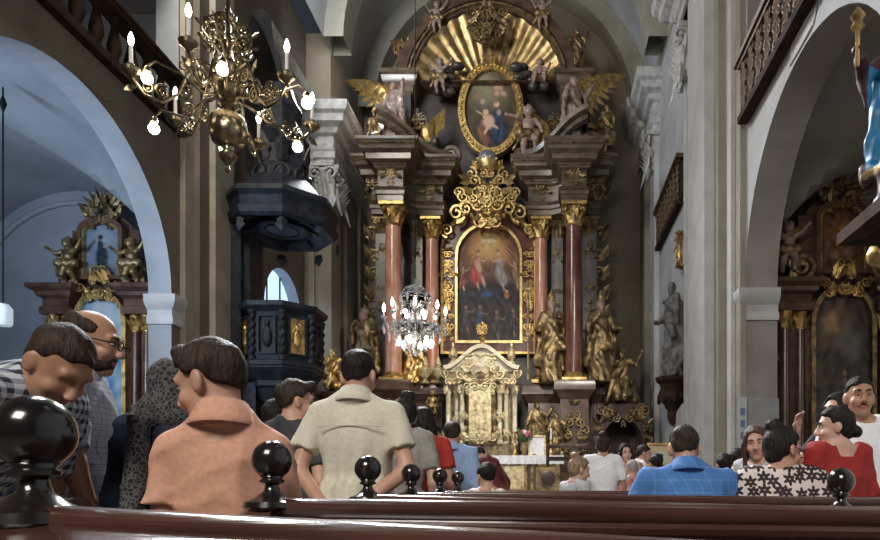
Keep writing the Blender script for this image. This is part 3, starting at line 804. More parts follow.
# chancel vault with its wall arch, and the triumphal arch in front of it
cxv = (XCL+XR)/2; rv = (XR-XCL)/2
b = MB(); n = 40; V = []; Fc = []
A = arc(cxv, 13.5, rv, rv, PI, 0, n)
ys = [14.0, 16.5, 19.0, YB]
for y in ys:
    for (x, z) in A: V.append((x, y, z))
for j in range(len(ys)-1):
    for i in range(n): q = j*(n+1)+i; Fc.append((q, q+1, q+n+2, q+n+1))
b.raw(V, Fc); struct(b.build('ceiling_chancel', m_vault))
b = MB(); b.b2((XCL-.02, 18.2, 13.4), (XCL+.02, YB, 13.9)); b.b2((XR-.02, 14, 13.4), (XR+.02, YB, 13.9))
O = arc(cxv, 13.5, rv-.01, rv-.01, PI, 0, n); I_ = arc(cxv, 13.5, rv-.55, rv-.55, PI, 0, n)
for y0, y1 in ((YB-.75, YB-.02), (17.6, 18.4), (14.0, 14.8)):
    for i in range(n):
        q = [(O[i], y0), (O[i+1], y0), (I_[i+1], y0), (I_[i], y0)]
        b.raw([(p[0], y0, p[1]) for p in (O[i], O[i+1], I_[i+1], I_[i])]+[(p[0], y1, p[1]) for p in (O[i], O[i+1], I_[i+1], I_[i])], [(0, 1, 2, 3), (4, 7, 6, 5), (2, 6, 7, 3)])
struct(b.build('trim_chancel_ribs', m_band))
# cornice runs
PROF = [(0, 10.1), (.06, 10.1), (.06, 10.3), (.12, 10.34), (.12, 10.5), (.16, 10.55), (.06, 10.6), (.06, 10.95), (.18, 11.0), (.24, 11.12), (.42, 11.2), (.46, 11.38), (.56, 11.44), (.60, 11.62), (.60, 11.68), (0, 11.72)]
b = MB(); b.sweep([(XL, 17.0), (XL, 18.2), (XL+.02, 18.14), (XCL-.28, 18.14), (XCL-.28, 18.04), (XCL+.1, 18.04), (XCL+.1, 18.9), (XCL, 18.9), (XCL, YB)], PROF); struct(b.build('trim_cornice_left', m_stucco, angle=30))
b = MB(); b.sweep([(XR, YB), (XR-.25, YB), (XR-.25, 20.5), (XR, 20.5), (XR-.15, 19.95), (XR-.15, 19.05), (XR, 19.05)], [(d, z+1.55) for d, z in PROF]); struct(b.build('trim_cornice_far_right', m_stucco, angle=30))
b = MB(); b.sweep([(XR, 15.1), (XR-.2, 15.1), (XR-.2, 14.2), (XR-.4, 14.2), (XR-.4, 12.0), (XR-.15, 12.0), (XR-.15, 10.9), (XR, 10.9)], [(d, z+1.15) for d, z in PROF]); struct(b.build('trim_cornice_right', m_stucco, angle=30))
# pilaster orders: stepped strips running up the walls
def pilaster(name, x, sgn, bands, z0, z1, ms):
    bb = MB()
    for (ya, yb, o, mi) in bands:
        bb.mi = mi; bb.b2((x, ya, z0), (x-sgn*o, yb, z1))
    bb.mi = 1
    for (ya, yb, o, mi) in bands: bb.b2((x, ya-.05, z0), (x-sgn*(o+.07), yb+.05, z0+.9))
    return struct(bb.build(name, ms))
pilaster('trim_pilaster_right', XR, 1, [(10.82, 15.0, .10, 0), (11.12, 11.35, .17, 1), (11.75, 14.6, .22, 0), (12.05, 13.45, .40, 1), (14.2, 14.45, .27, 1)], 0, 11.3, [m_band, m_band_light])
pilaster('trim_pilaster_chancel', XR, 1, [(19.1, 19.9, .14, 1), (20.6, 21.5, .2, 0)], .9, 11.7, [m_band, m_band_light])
pilaster('trim_pilaster_left', XL, -1, [(11.92, 13.95, .10, 0), (12.2, 13.7, .22, 1), (12.55, 13.3, .34, 0)], 0, 14, [m_band_left, m_wall_left])
b = MB(); b.b2((XL+.0, 18.1, 0), (XCL, 18.25, 10.1)); b.b2((XCL-.28, 17.98, 0), (XCL+.1, 18.8, 9.3)); b.mi = 1; b.b2((XL+.12, 18.03, 1), (XL+.3, 18.12, 10.1)); b.b2((XCL, 19.4, .9), (XCL+.1, 20.3, 10.1)); b.mi = 0; b.b2((XCL, 20.6, .9), (XCL+.16, 21.3, 10.1))
struct(b.build('trim_pilaster_chancel_left', [m_apse, m_band_left]))
def capital(name, c, w_, h_, m, dirn):
    """leafy capital with corner volutes hung on a pilaster; dirn: the way it faces"""
    bb = MB(); bb.T = Matrix.Translation(c) @ Matrix.Rotation(dirn, 4, 'Z')
    bb.box((0, .02, h_*.5), (w_*.9, .14, h_)); bb.box((0, -.04, h_*.95), (w_*1.25, .34, h_*.1))
    for s_ in (-1, 1):
        bb.spiral((s_*w_*.48, -.14, h_*.74), h_*.2, 1.5, PI/2, s_, w=.05)
        bb.leaf((s_*w_*.45, -.12, h_*.5), -PI/2+s_*.1, h_*.75, .11, .2)
    for i in range(4):
        x = (i-1.5)*w_*.26; bb.leaf((x, -.08, 0), PI/2, h_*.42, .1, .5); bb.leaf((x+w_*.12, -.07, h_*.3), PI/2, h_*.42, .1, .5)
    bb.ball((0, -.14, h_*.8), .09, 8, 6)
    return struct(bb.build(name, m))
capital('trim_capital_chancel_right', (XR-.27, 14.4, 10.1), .5, 1.15, m_stucco, -PI/2)
capital('trim_capital_chancel_corner', (XR-.22, 14.12, 10.1), .42, 1.15, m_stucco, 0)
capital('trim_capital_far_right', (XR-.16, 19.5, 10.6), .8, 1.1, m_stucco, -PI/2)
capital('trim_capital_left', (XCL+.1, 18.4, 9.0), .7, 1.15, m_stucco, PI/2)
capital('trim_capital_left_front', (XCL-.1, 17.98, 9.0), .45, 1.15, m_stucco, 0)
# imposts under the chapel arches
IMP = [(0, 0), (.05, 0), (.05, .12), (.02, .16), (.02, .26), (.09, .32), (.14, .40), (.14, .52), (0, .56)]
def impost(name, x, sgn, y, z, m):
    bb = MB(); t = .86; y2 = y+(.45)
    path = [(x-sgn*.0, y2), (x, y), (x+sgn*t, y)]
    if sgn > 0: path = path
    else: path = path[::-1]
    bb.sweep(path, [(d, z+q) for d, q in IMP]); return struct(bb.build(name, m))
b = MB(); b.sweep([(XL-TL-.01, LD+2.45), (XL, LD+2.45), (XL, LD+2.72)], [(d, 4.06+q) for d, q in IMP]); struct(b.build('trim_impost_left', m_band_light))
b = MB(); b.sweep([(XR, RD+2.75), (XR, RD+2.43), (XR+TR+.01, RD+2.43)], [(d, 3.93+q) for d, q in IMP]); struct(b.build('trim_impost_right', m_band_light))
# framed stucco panel edges in the arch spandrels
for nm, x, sg, pts in (('trim_spandrel_left', XL, 1, [(9.09, 7.33), (9.36, 7.42), (9.96, 7.36), (10.05, 7.22), (9.89, 7.06), (9.67, 7.06), (9.2, 7.12), (9.09, 7.33)]), ('trim_spandrel_right', XR, -1, [(8.85, 6.93), (8.77, 7.14), (8.3, 7.16), (7.94, 7.1), (8.1, 6.95), (8.5, 6.93), (8.85, 6.93)])):
    b = MB(); b.tube([(x+sg*.01, y, z) for y, z in pts], .016, 6); b.raw([(x+sg*.012, y, z) for y, z in pts[:-1]], [tuple(range(len(pts)-1))]); struct(b.build(nm, m_wall_left if sg > 0 else m_band_light))
# side chapels: walls and groin vaults
def chapel(tag_, xi, xo, y0, y1, zs, rise, m, mv):
    bb = MB()
    bb.b2((min(xi, xo), y1, 0), (max(xi, xo), y1+.25, 8)); struct(bb.build('wall_chapel_east_'+tag_, m))
    bb = MB(); bb.b2((min(xi, xo), y0-.25, 0), (max(xi, xo), y0, 8)); struct(bb.build('wall_chapel_west_'+tag_, m))
    bb = MB(); s_ = 1 if xo > xi else -1; bb.b2((xo, y0-.25, 0), (xo+s_*.25, y1+.25, 8)); struct(bb.build('wall_chapel_side_'+tag_, m))
    n = 36; V = []; cx, cy = (xi+xo)/2, (y0+y1)/2; hx, hy = abs(xo-xi)/2, (y1-y0)/2
    for i in range(n+1):
        for j in range(n+1):
            u = -math.cos(PI*i/n); v = -math.cos(PI*j/n)
            V.append((cx+u*hx, cy+v*hy, zs+rise*max(math.sqrt(max(0, 1-u*u)), math.sqrt(max(0, 1-v*v)))))
    Fc = [(i*(n+1)+j, (i+1)*(n+1)+j, (i+1)*(n+1)+j+1, i*(n+1)+j+1) for i in range(n) for j in range(n)]
    struct(mkmesh('ceiling_chapel_'+tag_, V, Fc, mv, angle=22))
    bb = MB()
    pts = [(cx-hx+.25, y1-.02, zs*.0+1)]+[(x, y1-.03, z) for x, z in arc(cx, zs, hx-.3, rise-.25, PI, 0, 20)]+[(cx+hx-.25, y1-.02, 1)]
    bb.tube(pts, .06, 6); struct(bb.build('trim_chapel_arch_'+tag_, m))
chapel('left', XL-TL, -12.2, 5.2, 13.3, 4.5, 2.75, m_chapel, m_chapel)
chapel('right', XR+TR, 9.0, 4.9, 12.7, 4.3, 2.8, m_chapel_dark, m_chapel_dark)
# galleries above the chapels and the room behind the pulpit arch
b = MB(); b.b2((-11.5, 3.5, 7.42), (XL-TL-.01, 13.3, 7.55)); b.b2((-11.5, 3.5, 10.7), (XL-TL-.01, 13.3, 10.8)); b.b2((-11.6, 3.5, 7.5), (-11.5, 13.3, 10.8)); b.b2((-11.5, 13.0, 7.5), (XL-TL-.01, 13.3, 10.8))
for i in range(9): b.b2((-11.4, 4+i*1.0, 10.62), (XL-.9, 4.12+i*1.0, 10.7))
struct(b.build('wall_gallery_left', m_vault))
b = MB(); b.b2((XR+TR+.01, 3.0, 7.05), (8, 12.7, 7.18)); b.b2((XR+TR+.01, 3.0, 10.5), (8, 12.7, 10.6)); b.b2((8, 3.0, 7.1), (8.1, 12.7, 10.6)); b.b2((XR+TR+.01, 12.3, 7.1), (8, 12.6, 10.6)); struct(b.build('wall_gallery_right', m_chapel_dark))
b = MB(); b.b2((-8.6, 14.2, 3.9), (-8.5, 18.3, 8.0)); b.b2((-8.6, 18.0, 3.9), (XL-TL-.01, 18.1, 13)); b.b2((-8.6, 14.2, 8.0), (XL-TL-.01, 18.1, 8.1)); b.b2((-8.6, 14.1, 3.9), (XL-TL-.01, 14.2, 13)); b.b2((-8.6, 14.2, 3.9), (XL-TL-.01, 18.1, 4.0)); b.b2((-8.6, 14.2, 8.1), (-8.5, 18.1, 13)); b.b2((-8.6, 14.2, 12.9), (XL-TL-.01, 18.1, 13))
struct(b.build('wall_stair_passage', m_chapel_dark))
b = MB(); b.b2((XL-TL+.08, 15.5, 4.3), (XL-TL+.12, 17.9, 6.8)); struct(b.build('window_1', m_window))
b = MB()
for y in (16.3, 17.1): b.b2((XL-TL+.12, y-.02, 4.3), (XL-TL+.15, y+.02, 6.8))
struct(b.build('trim_window_bars', m_iron))
# white stone stair rail under the statue
b = MB(); V = [(XR, 14.6, 1.4), (XR, 16.6, 1.4), (XR, 16.6, 2.5), (XR, 14.6, 3.0)]
b.raw([(x, y, z) for x in (XR, XR-.28) for (_, y, z) in V], [(0, 1, 2, 3), (7, 6, 5, 4), (0, 4, 5, 1), (1, 5, 6, 2), (2, 6, 7, 3), (3, 7, 4, 0)]); struct(b.build('trim_stair_parapet', m_band_light))

# ------------------------------------------------------------------ balustrades
def balustrade(name, label, x, ya, yb, z0, z1, m, step=.38, sgn=1, group=None):
    t = thing(name, label, 'balustrade', (x, (ya+yb)/2, z0), group=group); h_ = z1-z0
    bb = MB(); bb.b2((x-.13, ya, z0), (x+.13, yb, z0+.13*h_)); bb.build('bottom_rail', m, t)
    bb = MB(); bb.b2((x-.15, ya, z1-.13*h_), (x+.15, yb, z1)); bb.b2((x-.18, ya, z1-.05), (x+.18, yb, z1)); bb.build('top_rail', m, t)
    n = int((yb-ya)/step); first = None; H0 = h_*.74
    for i in range(n):
        y = ya+(i+.5)*(yb-ya)/n
        bb = MB(); pr = [(.045, 0), (.075, .03), (.05, .08), (.06, .14), (.10, .30), (.105, .40), (.07, .62), (.045, .80), (.075, .86), (.05, .90), (.07, 1)]
        if first is None:
            bb.lathe([(r, z*H0) for r, z in pr], (x, y, z0+.13*h_), 10); first = bb.build('baluster', m, t); f0 = y
        else:
            c_ = first.copy(); C.objects.link(c_); c_.parent = t; c_.location = (0, y-f0, 0)
    return t
balustrade('gallery_balustrade', 'dark turned gallery balustrade above the blue lit chapel arch on the left', XL+.02, 4.2, 11.9, 7.6, 8.62, m_dark_wood, .40)
m_rail_gold = mat('carved_brown_gilt', (.05, .03, .016), (.15, .095, .045), 9, .5, .3, bump=.3)
def carved_rail(name, label, x, ya, yb, z0, z1):
    t = thing(name, label, 'balustrade', (x, (ya+yb)/2, z0)); h_ = z1-z0
    bb = MB(); bb.b2((x-.06, ya, z0-.06), (x+.1, yb, z0+.05)); bb.build('bottom_rail', m_dark_wood, t)
    bb = MB(); bb.b2((x-.10, ya-.1, z1-.1), (x+.1, yb+.1, z1)); bb.b2((x-.06, ya, z1-.17), (x+.1, yb, z1-.1)); bb.build('top_rail', m_rail_gold, t)
    bb = MB(); bb.b2((x+.02, ya, z0), (x+.06, yb, z1-.1)); bb.build('back_panel', m_dark_wood, t)
    n = int((yb-ya)/.36); first = None
    for i in range(n):
        y = ya+(i+.5)*(yb-ya)/n
        if first is None:
            bb = MB(); bb.T = Matrix.Translation((x-.01, y, z0)) @ Matrix.Rotation(-PI/2, 4, 'Z')
            for k in range(3):
                zz = h_*(.2+.27*k); bb.leaf((0, 0, zz-.15), PI/2, .34, .10, .1); bb.spiral((.06, 0, zz+.05), .09, 1.2, 0, 1, w=.02, n=9); bb.spiral((-.06, 0, zz-.05), .09, 1.2, PI, 1, w=.02, n=9)
            bb.box((0, .02, h_*.45), (.05, .04, h_*.9)); first = bb.build('carved_baluster', m_rail_gold, t); f0 = y
        else: c_ = first.copy(); C.objects.link(c_); c_.parent = t; c_.location = (0, y-f0, 0)
    return t
carved_rail('gallery_rail', 'large carved brown and gilt gallery rail above the right side arch', XR-.12, 3.6, 10.72, 7.23, 8.25)
carved_rail('oratory_rail', 'small carved brown rail high on the right wall above the stone saint', XR-.10, 15.7, 18.9, 8.12, 9.25)
# ------------------------------------------------------------------ the high altar
xa = -1.75; FZ = .9
HA = thing('high_altar', 'towering dark and gilded baroque high altar with marble columns filling the apse', 'altar', (xa, 19, FZ))
def mir(f):
    for s_ in (-1, 1): f(s_)
# retable wall and upper storey
b = MB(); b.b2((xa-3.35, 20.0, FZ), (xa+3.35, 20.6, 10.6)); b.b2((xa-3.05, 19.55, FZ), (xa-2.1, 20.0, 9.3)); b.b2((xa+2.1, 19.55, FZ), (xa+3.05, 20.0, 9.3)); b.build('retable_wall', m_black, HA)
b = MB(); b.b2((xa-2.6, 20.0, 10.6), (xa+2.6, 20.6, 13.6))
b.ringpoly(arc(xa, 13.5, 2.55, 2.55, 0, PI, 36)+[(xa-2.55, 12.6), (xa+2.55, 12.6)], arc(xa, 13.5, .05, .05, 0, PI, 36)+[(xa-.05, 13.4), (xa+.05, 13.4)], 20.1, 20.6); b.build('attic_wall', m_black, HA)
# column builder
def alt_column(x, y, z0, z1, r, m, mc=m_gold, rot=0):
    b = MB(); H_ = z1-z0; hc = .56; hb = .26
    b.lathe([(r*(1-.13*max(0, t-.3)**1.3), hb+(H_-hb-hc)*t) for t in [i/10 for i in range(11)]], (x, y, z0), 24); col = b.build('column', m, HA)
    b = MB(); b.box((x, y, z0+.05), (r*2.9, r*2.9, .10)); b.lathe([(r*1.36, .10), (r*1.42, .14), (r*1.30, .18), (r*1.12, .20), (r*1.2, .23), (r*1.05, .27)], (x, y, z0), 24); b.build('base', m_gold, col)
    b = MB(); zc = z1-hc; b.lathe([(r*.95, -.06), (r*1.05, -.03), (r*.92, 0), (r*.95, .3), (r*1.25, .46)], (x, y, zc), 20)
    for k in range(8):
        for row in range(2):
            a = 2*PI*(k+row*.5)/8; b.T = Matrix.Translation((x, y, zc)) @ Matrix.Rotation(a, 4, 'Z'); b.leaf((0, -r*.95, row*.17), PI/2, .25, .085, .45)
        if k % 2: 
            b.T = Matrix.Translation((x, y, zc)) @ Matrix.Rotation(2*PI*k/8, 4, 'Z'); b.spiral((.04, -r*1.32, .40), .10, 1.3, PI/2, -1, w=.03, n=10); b.spiral((-.04, -r*1.32, .40), .10, 1.3, PI/2, 1, w=.03, n=10)
    b.T = None; b.box((x, y, z1-.045), (r*3.0, r*3.0, .09)); b.build('capital', mc, col)
    return col
ZB, ZT = 4.08, 9.12
alt_column(xa-2.57, 18.25, ZB, ZT, .235, m_red); alt_column(xa+2.57, 18.25, ZB, ZT, .235, m_red_shade_frame)
alt_column(xa-1.64, 19.2, ZB+.1, ZT, .20, m_red); alt_column(xa+1.64, 19.2, ZB+.1, ZT, .20, m_red)
# pilasters behind
def alt_pil(x, y, w_, m):
    b = MB(); b.b2((x-w_/2, y, ZB), (x+w_/2, y+.35, ZT-.5)); b.b2((x-w_*.7, y-.04, ZB), (x+w_*.7, y+.35, ZB+.22)); p = b.build('pilaster', m, HA)
    b = MB(); b.b2((x-w_*.5, y+.02, ZT-.5), (x+w_*.5, y+.35, ZT)); b.b2((x-w_*.72, y-.1, ZT-.09), (x+w_*.72, y+.35, ZT))
    for i in range(3):
        for row in range(2): b.leaf((x+(i-1)*w_*.33, y-.0, ZT-.5+row*.17), PI/2, .26, .09, .4)
    mir(lambda s_: b.spiral((x+s_*w_*.4, y-.06, ZT-.16), .1, 1.3, PI/2, s_, w=.03, n=10)); b.build('capital', m_gold_old, p)
    b = MB()
    for i in range(4): b.cluster((x, y-.0, ZB+1.0+i*.95), w_*.8, .8, 4, 100+i, size=.10, depth=.03)
    b.build('pilaster_carving', m_gold_old, p)
for s_ in (-1, 1):
    alt_pil(xa+s_*3.08, 19.0, .40, m_grey_marble); alt_pil(xa+s_*2.12, 19.3, .34, m_grey_marble)
# gilded side scroll wings
for s_ in (-1, 1):
    b = MB(); x = xa+s_*3.42
    for i in range(8): b.spiral((x+s_*(.06*math.sin(i*2)), 19.25, 4.5+i*.6), .26, 1.4, PI/2 if i % 2 else -PI/2, s_*(1 if i % 2 else -1), w=.055); b.leaf((x, 19.2, 4.3+i*.6), PI/2+s_*(-.5), .5, .13, .2)
    b.build('scroll_wing', m_gold_old, HA)
# entablature, breaking forward over the columns
EP = [(0, 9.12), (.05, 9.12), (.05, 9.26), (.09, 9.28), (.09, 9.42), (.13, 9.46), (.04, 9.52), (.04, 9.95), (.12, 10.0), (.16, 10.1), (.30, 10.16), (.32, 10.3), (.44, 10.38), (.48, 10.52), (.54, 10.58), (.54, 10.66), (0, 10.74)]
def ent(s_):
    pts = [(-3.3, 20.3), (-3.3, 18.85), (-2.88, 18.85), (-2.88, 17.93), (-2.26, 17.93), (-2.26, 18.75), (-1.95, 18.9), (-1.3, 18.9), (-1.3, 20.0)]
    path = [(xa+s_*-x, y) for x, y in pts] if s_ > 0 else [(xa+x, y) for x, y in pts]
    if s_ > 0: path = path[::-1]
    b = MB(); b.sweep(path, EP); b.raw([(p[0], p[1], 9.125) for p in path], [tuple(range(len(path)))]); b.raw([(p[0], p[1], 10.73) for p in path], [tuple(range(len(path)))])
    e = b.build('entablature', m_ent, HA, angle=30)
    for (x, y) in ((-2.57, 17.87), (-1.62, 18.84)): b = MB(); b.cluster((xa-s_*x, y, 9.74), .50, .40, 6, 5, size=.13, depth=.04); b.build('frieze_ornament', m_gold_old, e)
    for z_ in (9.41, 10.06, 10.5): b = MB(); b.sweep(path, [(d_+(.10 if z_ < 9.5 else .14 if z_ < 10.2 else .47), z_+h_) for d_, h_ in ((0, -.02), (.022, -.012), (.03, 0), (.022, .012), (0, .02))]); b.build('gilt_moulding', m_gold_old, e)
    # scrolled pediment pieces above
    b = MB()
    n = 22; V = []
    for i in range(n+1):
        t = i/n; x = -2.95+1.85*t; z = 11.62-.75*math.sin(t*PI/2)+.12*math.sin(t*6); y = 18.05+1.0*t*t**.3
        th = .62-.25*t
        for (dy, dz) in ((0, 0), (-.12, .06), (-.12, .18), (-.28, .26), (-.30, .40), (0, .46), (.6, .46), (.6, -th)): V.append((xa-s_*x, y+dy, z+dz-.25))
    Fc = [(i*8+j, (i+1)*8+j, (i+1)*8+j+1, i*8+j+1) for i in range(n) for j in range(7)]+[tuple(range(8)), tuple(n*8+j for j in range(7, -1, -1))]
    b.raw(V, Fc); b.spiral((xa-s_*-1.05, 19.0, 10.95), .26, 1.6, PI, s_, w=.09, n=20); b.build('volute_pediment', m_ent, HA, angle=35)
mir(ent)
# pedestals
PP = [(0, FZ), (.16, FZ), (.16, 1.35), (.10, 1.42), (.02, 1.5), (.02, 3.55), (.08, 3.62), (.14, 3.74), (.2, 3.8), (.2, 3.98), (.16, 4.08), (0, 4.08)]
def ped(s_):
    pts = [(-3.3, 20.0), (-3.3, 18.8), (-2.95, 18.8), (-2.95, 17.88), (-2.2, 17.88), (-2.2, 18.75), (-1.28, 18.75), (-1.28, 20.0)]
    path = [(xa-s_*-x, y) for x, y in pts][::-1] if s_ < 0 else [(xa+-s_*-x, y) for x, y in pts]
    path = [(xa+x, y) for x, y in pts] if s_ < 0 else [(xa-x, y) for x, y in pts][::-1]
    b = MB(); b.sweep(path, PP); b.raw([(p[0], p[1], 4.075) for p in path], [tuple(range(len(path)))]); pd = b.build('pedestal', m_brown_marble, HA, angle=30)
    b = MB(); b.cluster((xa+s_*2.57, 17.84, 2.6), .6, 1.7, 9, 11+s_, size=.17, depth=.07); b.build('pedestal_ornament', m_gold_old, pd)
    b = MB(); b.cluster((xa+s_*1.75, 18.7, 2.7), .85, 1.8, 12, 21, size=.2, depth=.08); b.build('pedestal_relief', m_gold_old, pd)
mir(ped)
def portal(s_):
    b = MB(); cx = xa+s_*3.98; n = 18
    A = [(cx+.58, FZ)]+arc(cx, 2.35, .58, .72, 0, PI, n)+[(cx-.58, FZ)]; Bq = [(cx+.74, FZ)]+arc(cx, 2.35, .74, .98, 0, PI, n)+[(cx-.74, FZ)]
    b.ringpoly(Bq, A, 18.35, 18.9); b.prism([(cx-.73, 3.2), (cx-.74, 3.5), (cx+.74, 3.5), (cx+.73, 3.2), (cx+.4, 3.15), (cx-.4, 3.15)], 18.4, 19.2)
    b.b2((cx-.74, 18.9, FZ), (cx-.58, 20.2, 3.2)); b.b2((cx+.58, 18.9, FZ), (cx+.74, 20.2, 3.2)); b.b2((cx-.74, 20.2, FZ), (cx+.74, 20.3, 3.4)); b.b2((cx-.74, 18.9, 3.2), (cx+.74, 20.3, 3.4)); pt = b.build('side_portal', m_brown_marble, HA)
    b = MB(); b.cluster((cx, 18.33, 3.22), 1.4, .55, 10, 31, size=.17, depth=.1); b.build('portal_ornament', m_gold_old, pt)
    for q in (-1, 1): b = MB(); b.cluster((cx+q*.7, 18.33, 2.6), .3, .8, 5, 33, size=.14, depth=.08); b.build('portal_scroll', m_gold_old, pt)
portal(1)

# main painting with arched gilt frame
PX, PY, PZ0, PZ1, PW = P(489, 0, 19.75)[0], 19.75, P(0, 342, 19.75)[2], P(0, 226, 19.75)[2], 1.95
cv = Canvas(130, 214, (.032, .022, .018)); q = np.random.RandomState(4)
cv.blob(.5, .82, .60, .30, (.50, .22, .07), .95, .9); cv.blob(.5, .85, .38, .19, (.78, .46, .16), .9, .9); cv.blob(.52, .88, .17, .09, (.96, .80, .46), .9, 1)
cv.blob(.92, .84, .2, .10, (.16, .07, .04), .8, .8); cv.blob(.06, .80, .18, .14, (.15, .06, .035), .8, .8)
for i in range(14): a = PI*(.05+.9*i/13)+PI; cv.seg(.52, .88, .52+.42*math.cos(a), .88+.26*math.sin(a), .012, (.86, .58, .26), .35)
for i in range(22): cv.blob(q.uniform(.05, .95), q.uniform(.70, .92), .055, .02, (.50, .25, .13), .5, .8)
cv.blob(.5, .62, .6, .12, (.13, .07, .055), .7, .9); cv.blob(.3, .58, .25, .05, (.22, .13, .10), .7, .8); cv.blob(.72, .58, .25, .05, (.20, .13, .11), .7, .8)
figure_blobs(cv, .08, .67, .34, (.26, .07, .05)); figure_blobs(cv, .93, .72, .34, (.24, .16, .10), lean=-.2); figure_blobs(cv, .30, .70, .50, (.44, .075, .05), lean=.25); figure_blobs(cv, .70, .70, .50, (.30, .27, .25), lean=-.35)
cv.seg(.30, .71, .36, .62, .055, (.60, .38, .26)); cv.seg(.38, .58, .44, .47, .03, (.58, .36, .25))
cv.blob(.5, .42, .75, .10, (.022, .022, .034), .9, .7); cv.blob(.47, .41, .11, .035, (.05, .11, .27), .9, .8)
for u, w_, s_, c_ in ((.14, .27, .36, (.05, .035, .04)), (.36, .24, .38, (.03, .045, .09)), (.62, .20, .36, (.05, .04, .032)), (.88, .24, .36, (.04, .033, .038))): figure_blobs(cv, u, w_, s_, c_, skin=(.20, .12, .08))
cv.blob(.78, .42, .05, .035, (.42, .17, .06), .9, .5); cv.blob(.78, .46, .03, .018, (.5, .3, .18), .9, .4)
cv.noise(.012, 30, 3)
for sg in (-1, 1): cv.seg(.5, .872, .5+sg*.06, .885, .014, (.97, .92, .8)); cv.seg(.5+sg*.05, .885, .5+sg*.11, .872, .009, (.95, .88, .74))
cv.blob(.5, .870, .022, .02, (.95, .9, .8))
cp = canvas_mesh('main_painting', cv, HA, PX, PY, (PZ0+PZ1)/2, PW, PZ1-PZ0, 'arch', .72)
def archp(w_, z0, z1, sp, n=28): 
    hs = z0+(z1-z0)*sp; return [(PX+w_/2, z0)]+arc(PX, hs, w_/2, z1-hs, 0, PI, n)+[(PX-w_/2, z0)]
b = MB(); b.ringpoly(archp(PW+.11, PZ0-.06, PZ1+.06, .72), archp(PW-.04, PZ0+.02, PZ1-.02, .72), PY-.14, PY+.1); b.build('inner_frame', m_gold_bright, cp)
b = MB(); b.ringpoly(archp(PW+.86, PZ0-.35, PZ1+.42, .72), archp(PW+.10, PZ0-.06, PZ1+.06, .72), PY-.08, PY+.1); fr = b.build('outer_frame', m_red_shade_frame, HA)
b = MB(); b.ringpoly(archp(PW+.98, PZ0-.4, PZ1+.5, .72), archp(PW+.82, PZ0-.33, PZ1+.40, .72), PY-.18, PY+.1)
for s_ in (-1, 1):
    for i in range(9): b.cluster((PX+s_*(PW/2+.28), PY-.12, PZ0+.1+i*.33), .30, .30, 3, 40+i, size=.12, depth=.05)
b.build('frame_ornament', m_gold, fr)
# crowned cartouche over the painting
b = MB(); cz = P(0, 197, 19.3)[2]; b.cluster((PX, 19.35, cz), 1.75, 1.75, 34, 5, size=.22, depth=.25); b.cluster((PX, 19.25, cz-.15), 1.0, 1.1, 16, 6, size=.18, depth=.2)
for s_ in (-1, 1): b.spiral((PX+s_*.95, 19.4, cz-.45), .30, 1.5, PI/2, s_, w=.07); b.spiral((PX+s_*1.25, 19.45, cz-.95), .22, 1.5, PI/2, -s_, w=.05)
b.ball((PX, 19.5, cz-.1), (.5, .14, .62), 16, 10); b.build('cartouche', m_gold_bright, HA)
b = MB(); zz = P(0, 160, 19.2)[2]; b.ball((PX, 19.25, zz), (.32, .3, .30), 14, 10); ob = b.build('orb', m_silver, HA)
b = MB(); b.lathe([(.30, -.32), (.34, -.26), (.36, -.1), (.30, -.08)], (PX, 19.25, zz), 16)
for k in range(10): a = 2*PI*k/10; b.ball((PX+.35*math.cos(a), 19.25+.33*math.sin(a), zz-.03), .05, 6, 5)
b.build('crown_band', m_gold_bright, ob)
# attic: glory shell, oval picture
oz = P(0, 111, 19.6)[2]; SC = 13.2; b = MB(); n, k = 84, 14; V = []
for j in range(k+1):
    r = .7+j/k*1.62
    for i in range(n+1):
        a = R(8)+(PI-R(16))*i/n; rp = .10*abs(math.sin(a*16+.6*math.sin(a*3)))*(.35+.65*j/k)
        V.append((xa+r*math.cos(a), 20.08-.45*(j/k)**2-rp, SC+r*1.06*math.sin(a)))
Fc = [(j*(n+1)+i, j*(n+1)+i+1, (j+1)*(n+1)+i+1, (j+1)*(n+1)+i) for j in range(k) for i in range(n)]
b.raw(V, Fc); b.build('glory_shell', m_glory, HA, angle=60)
def arcmould(r0, r1, y0, y1, a0=0, a1=PI, n=40): b.ringpoly(arc(xa, SC, r1, r1*1.06, a0, a1, n)+[], arc(xa, SC, r0, r0*1.06, a0, a1, n), y0, y1)
b = MB(); arcmould(2.32, 2.62, 19.45, 20.2, R(4), PI-R(4)); arcmould(2.5, 2.78, 19.35, 19.6, R(4), PI-R(4)); b.build('attic_arch', m_brown_marble, HA, angle=35)
b = MB(); arcmould(2.40, 2.46, 19.36, 19.5, R(4), PI-R(4)); b.build('attic_arch_bead', m_gold_old, HA)
cv = Canvas(80, 120, (.075, .06, .036)); cv.blob(.45, .75, .5, .3, (.27, .245, .15), .9, .9); cv.blob(.3, .9, .3, .15, (.34, .31, .19), .7, .9)
for u, w_, r_ in ((.66, .80, .10), (.75, .73, .08), (.62, .72, .07), (.72, .84, .05), (.60, .79, .05)): cv.blob(u, w_, r_, r_*.6, (.56, .34, .25), .9, .5); cv.blob(u+.02, w_-.02, r_*.4, r_*.3, (.34, .19, .13), .7, .6)
cv.blob(.26, .70, .11, .08, (.26, .17, .11), .8, .6); cv.blob(.34, .62, .06, .05, (.45, .36, .24), .8, .6)
cv.blob(.5, .15, .5, .3, (.035, .028, .024), .85, .6); figure_blobs(cv, .66, .44, .85, (.03, .045, .085), lean=-.2, arm=False); figure_blobs(cv, .34, .32, .62, (.20, .085, .055), lean=.2, arm=False)
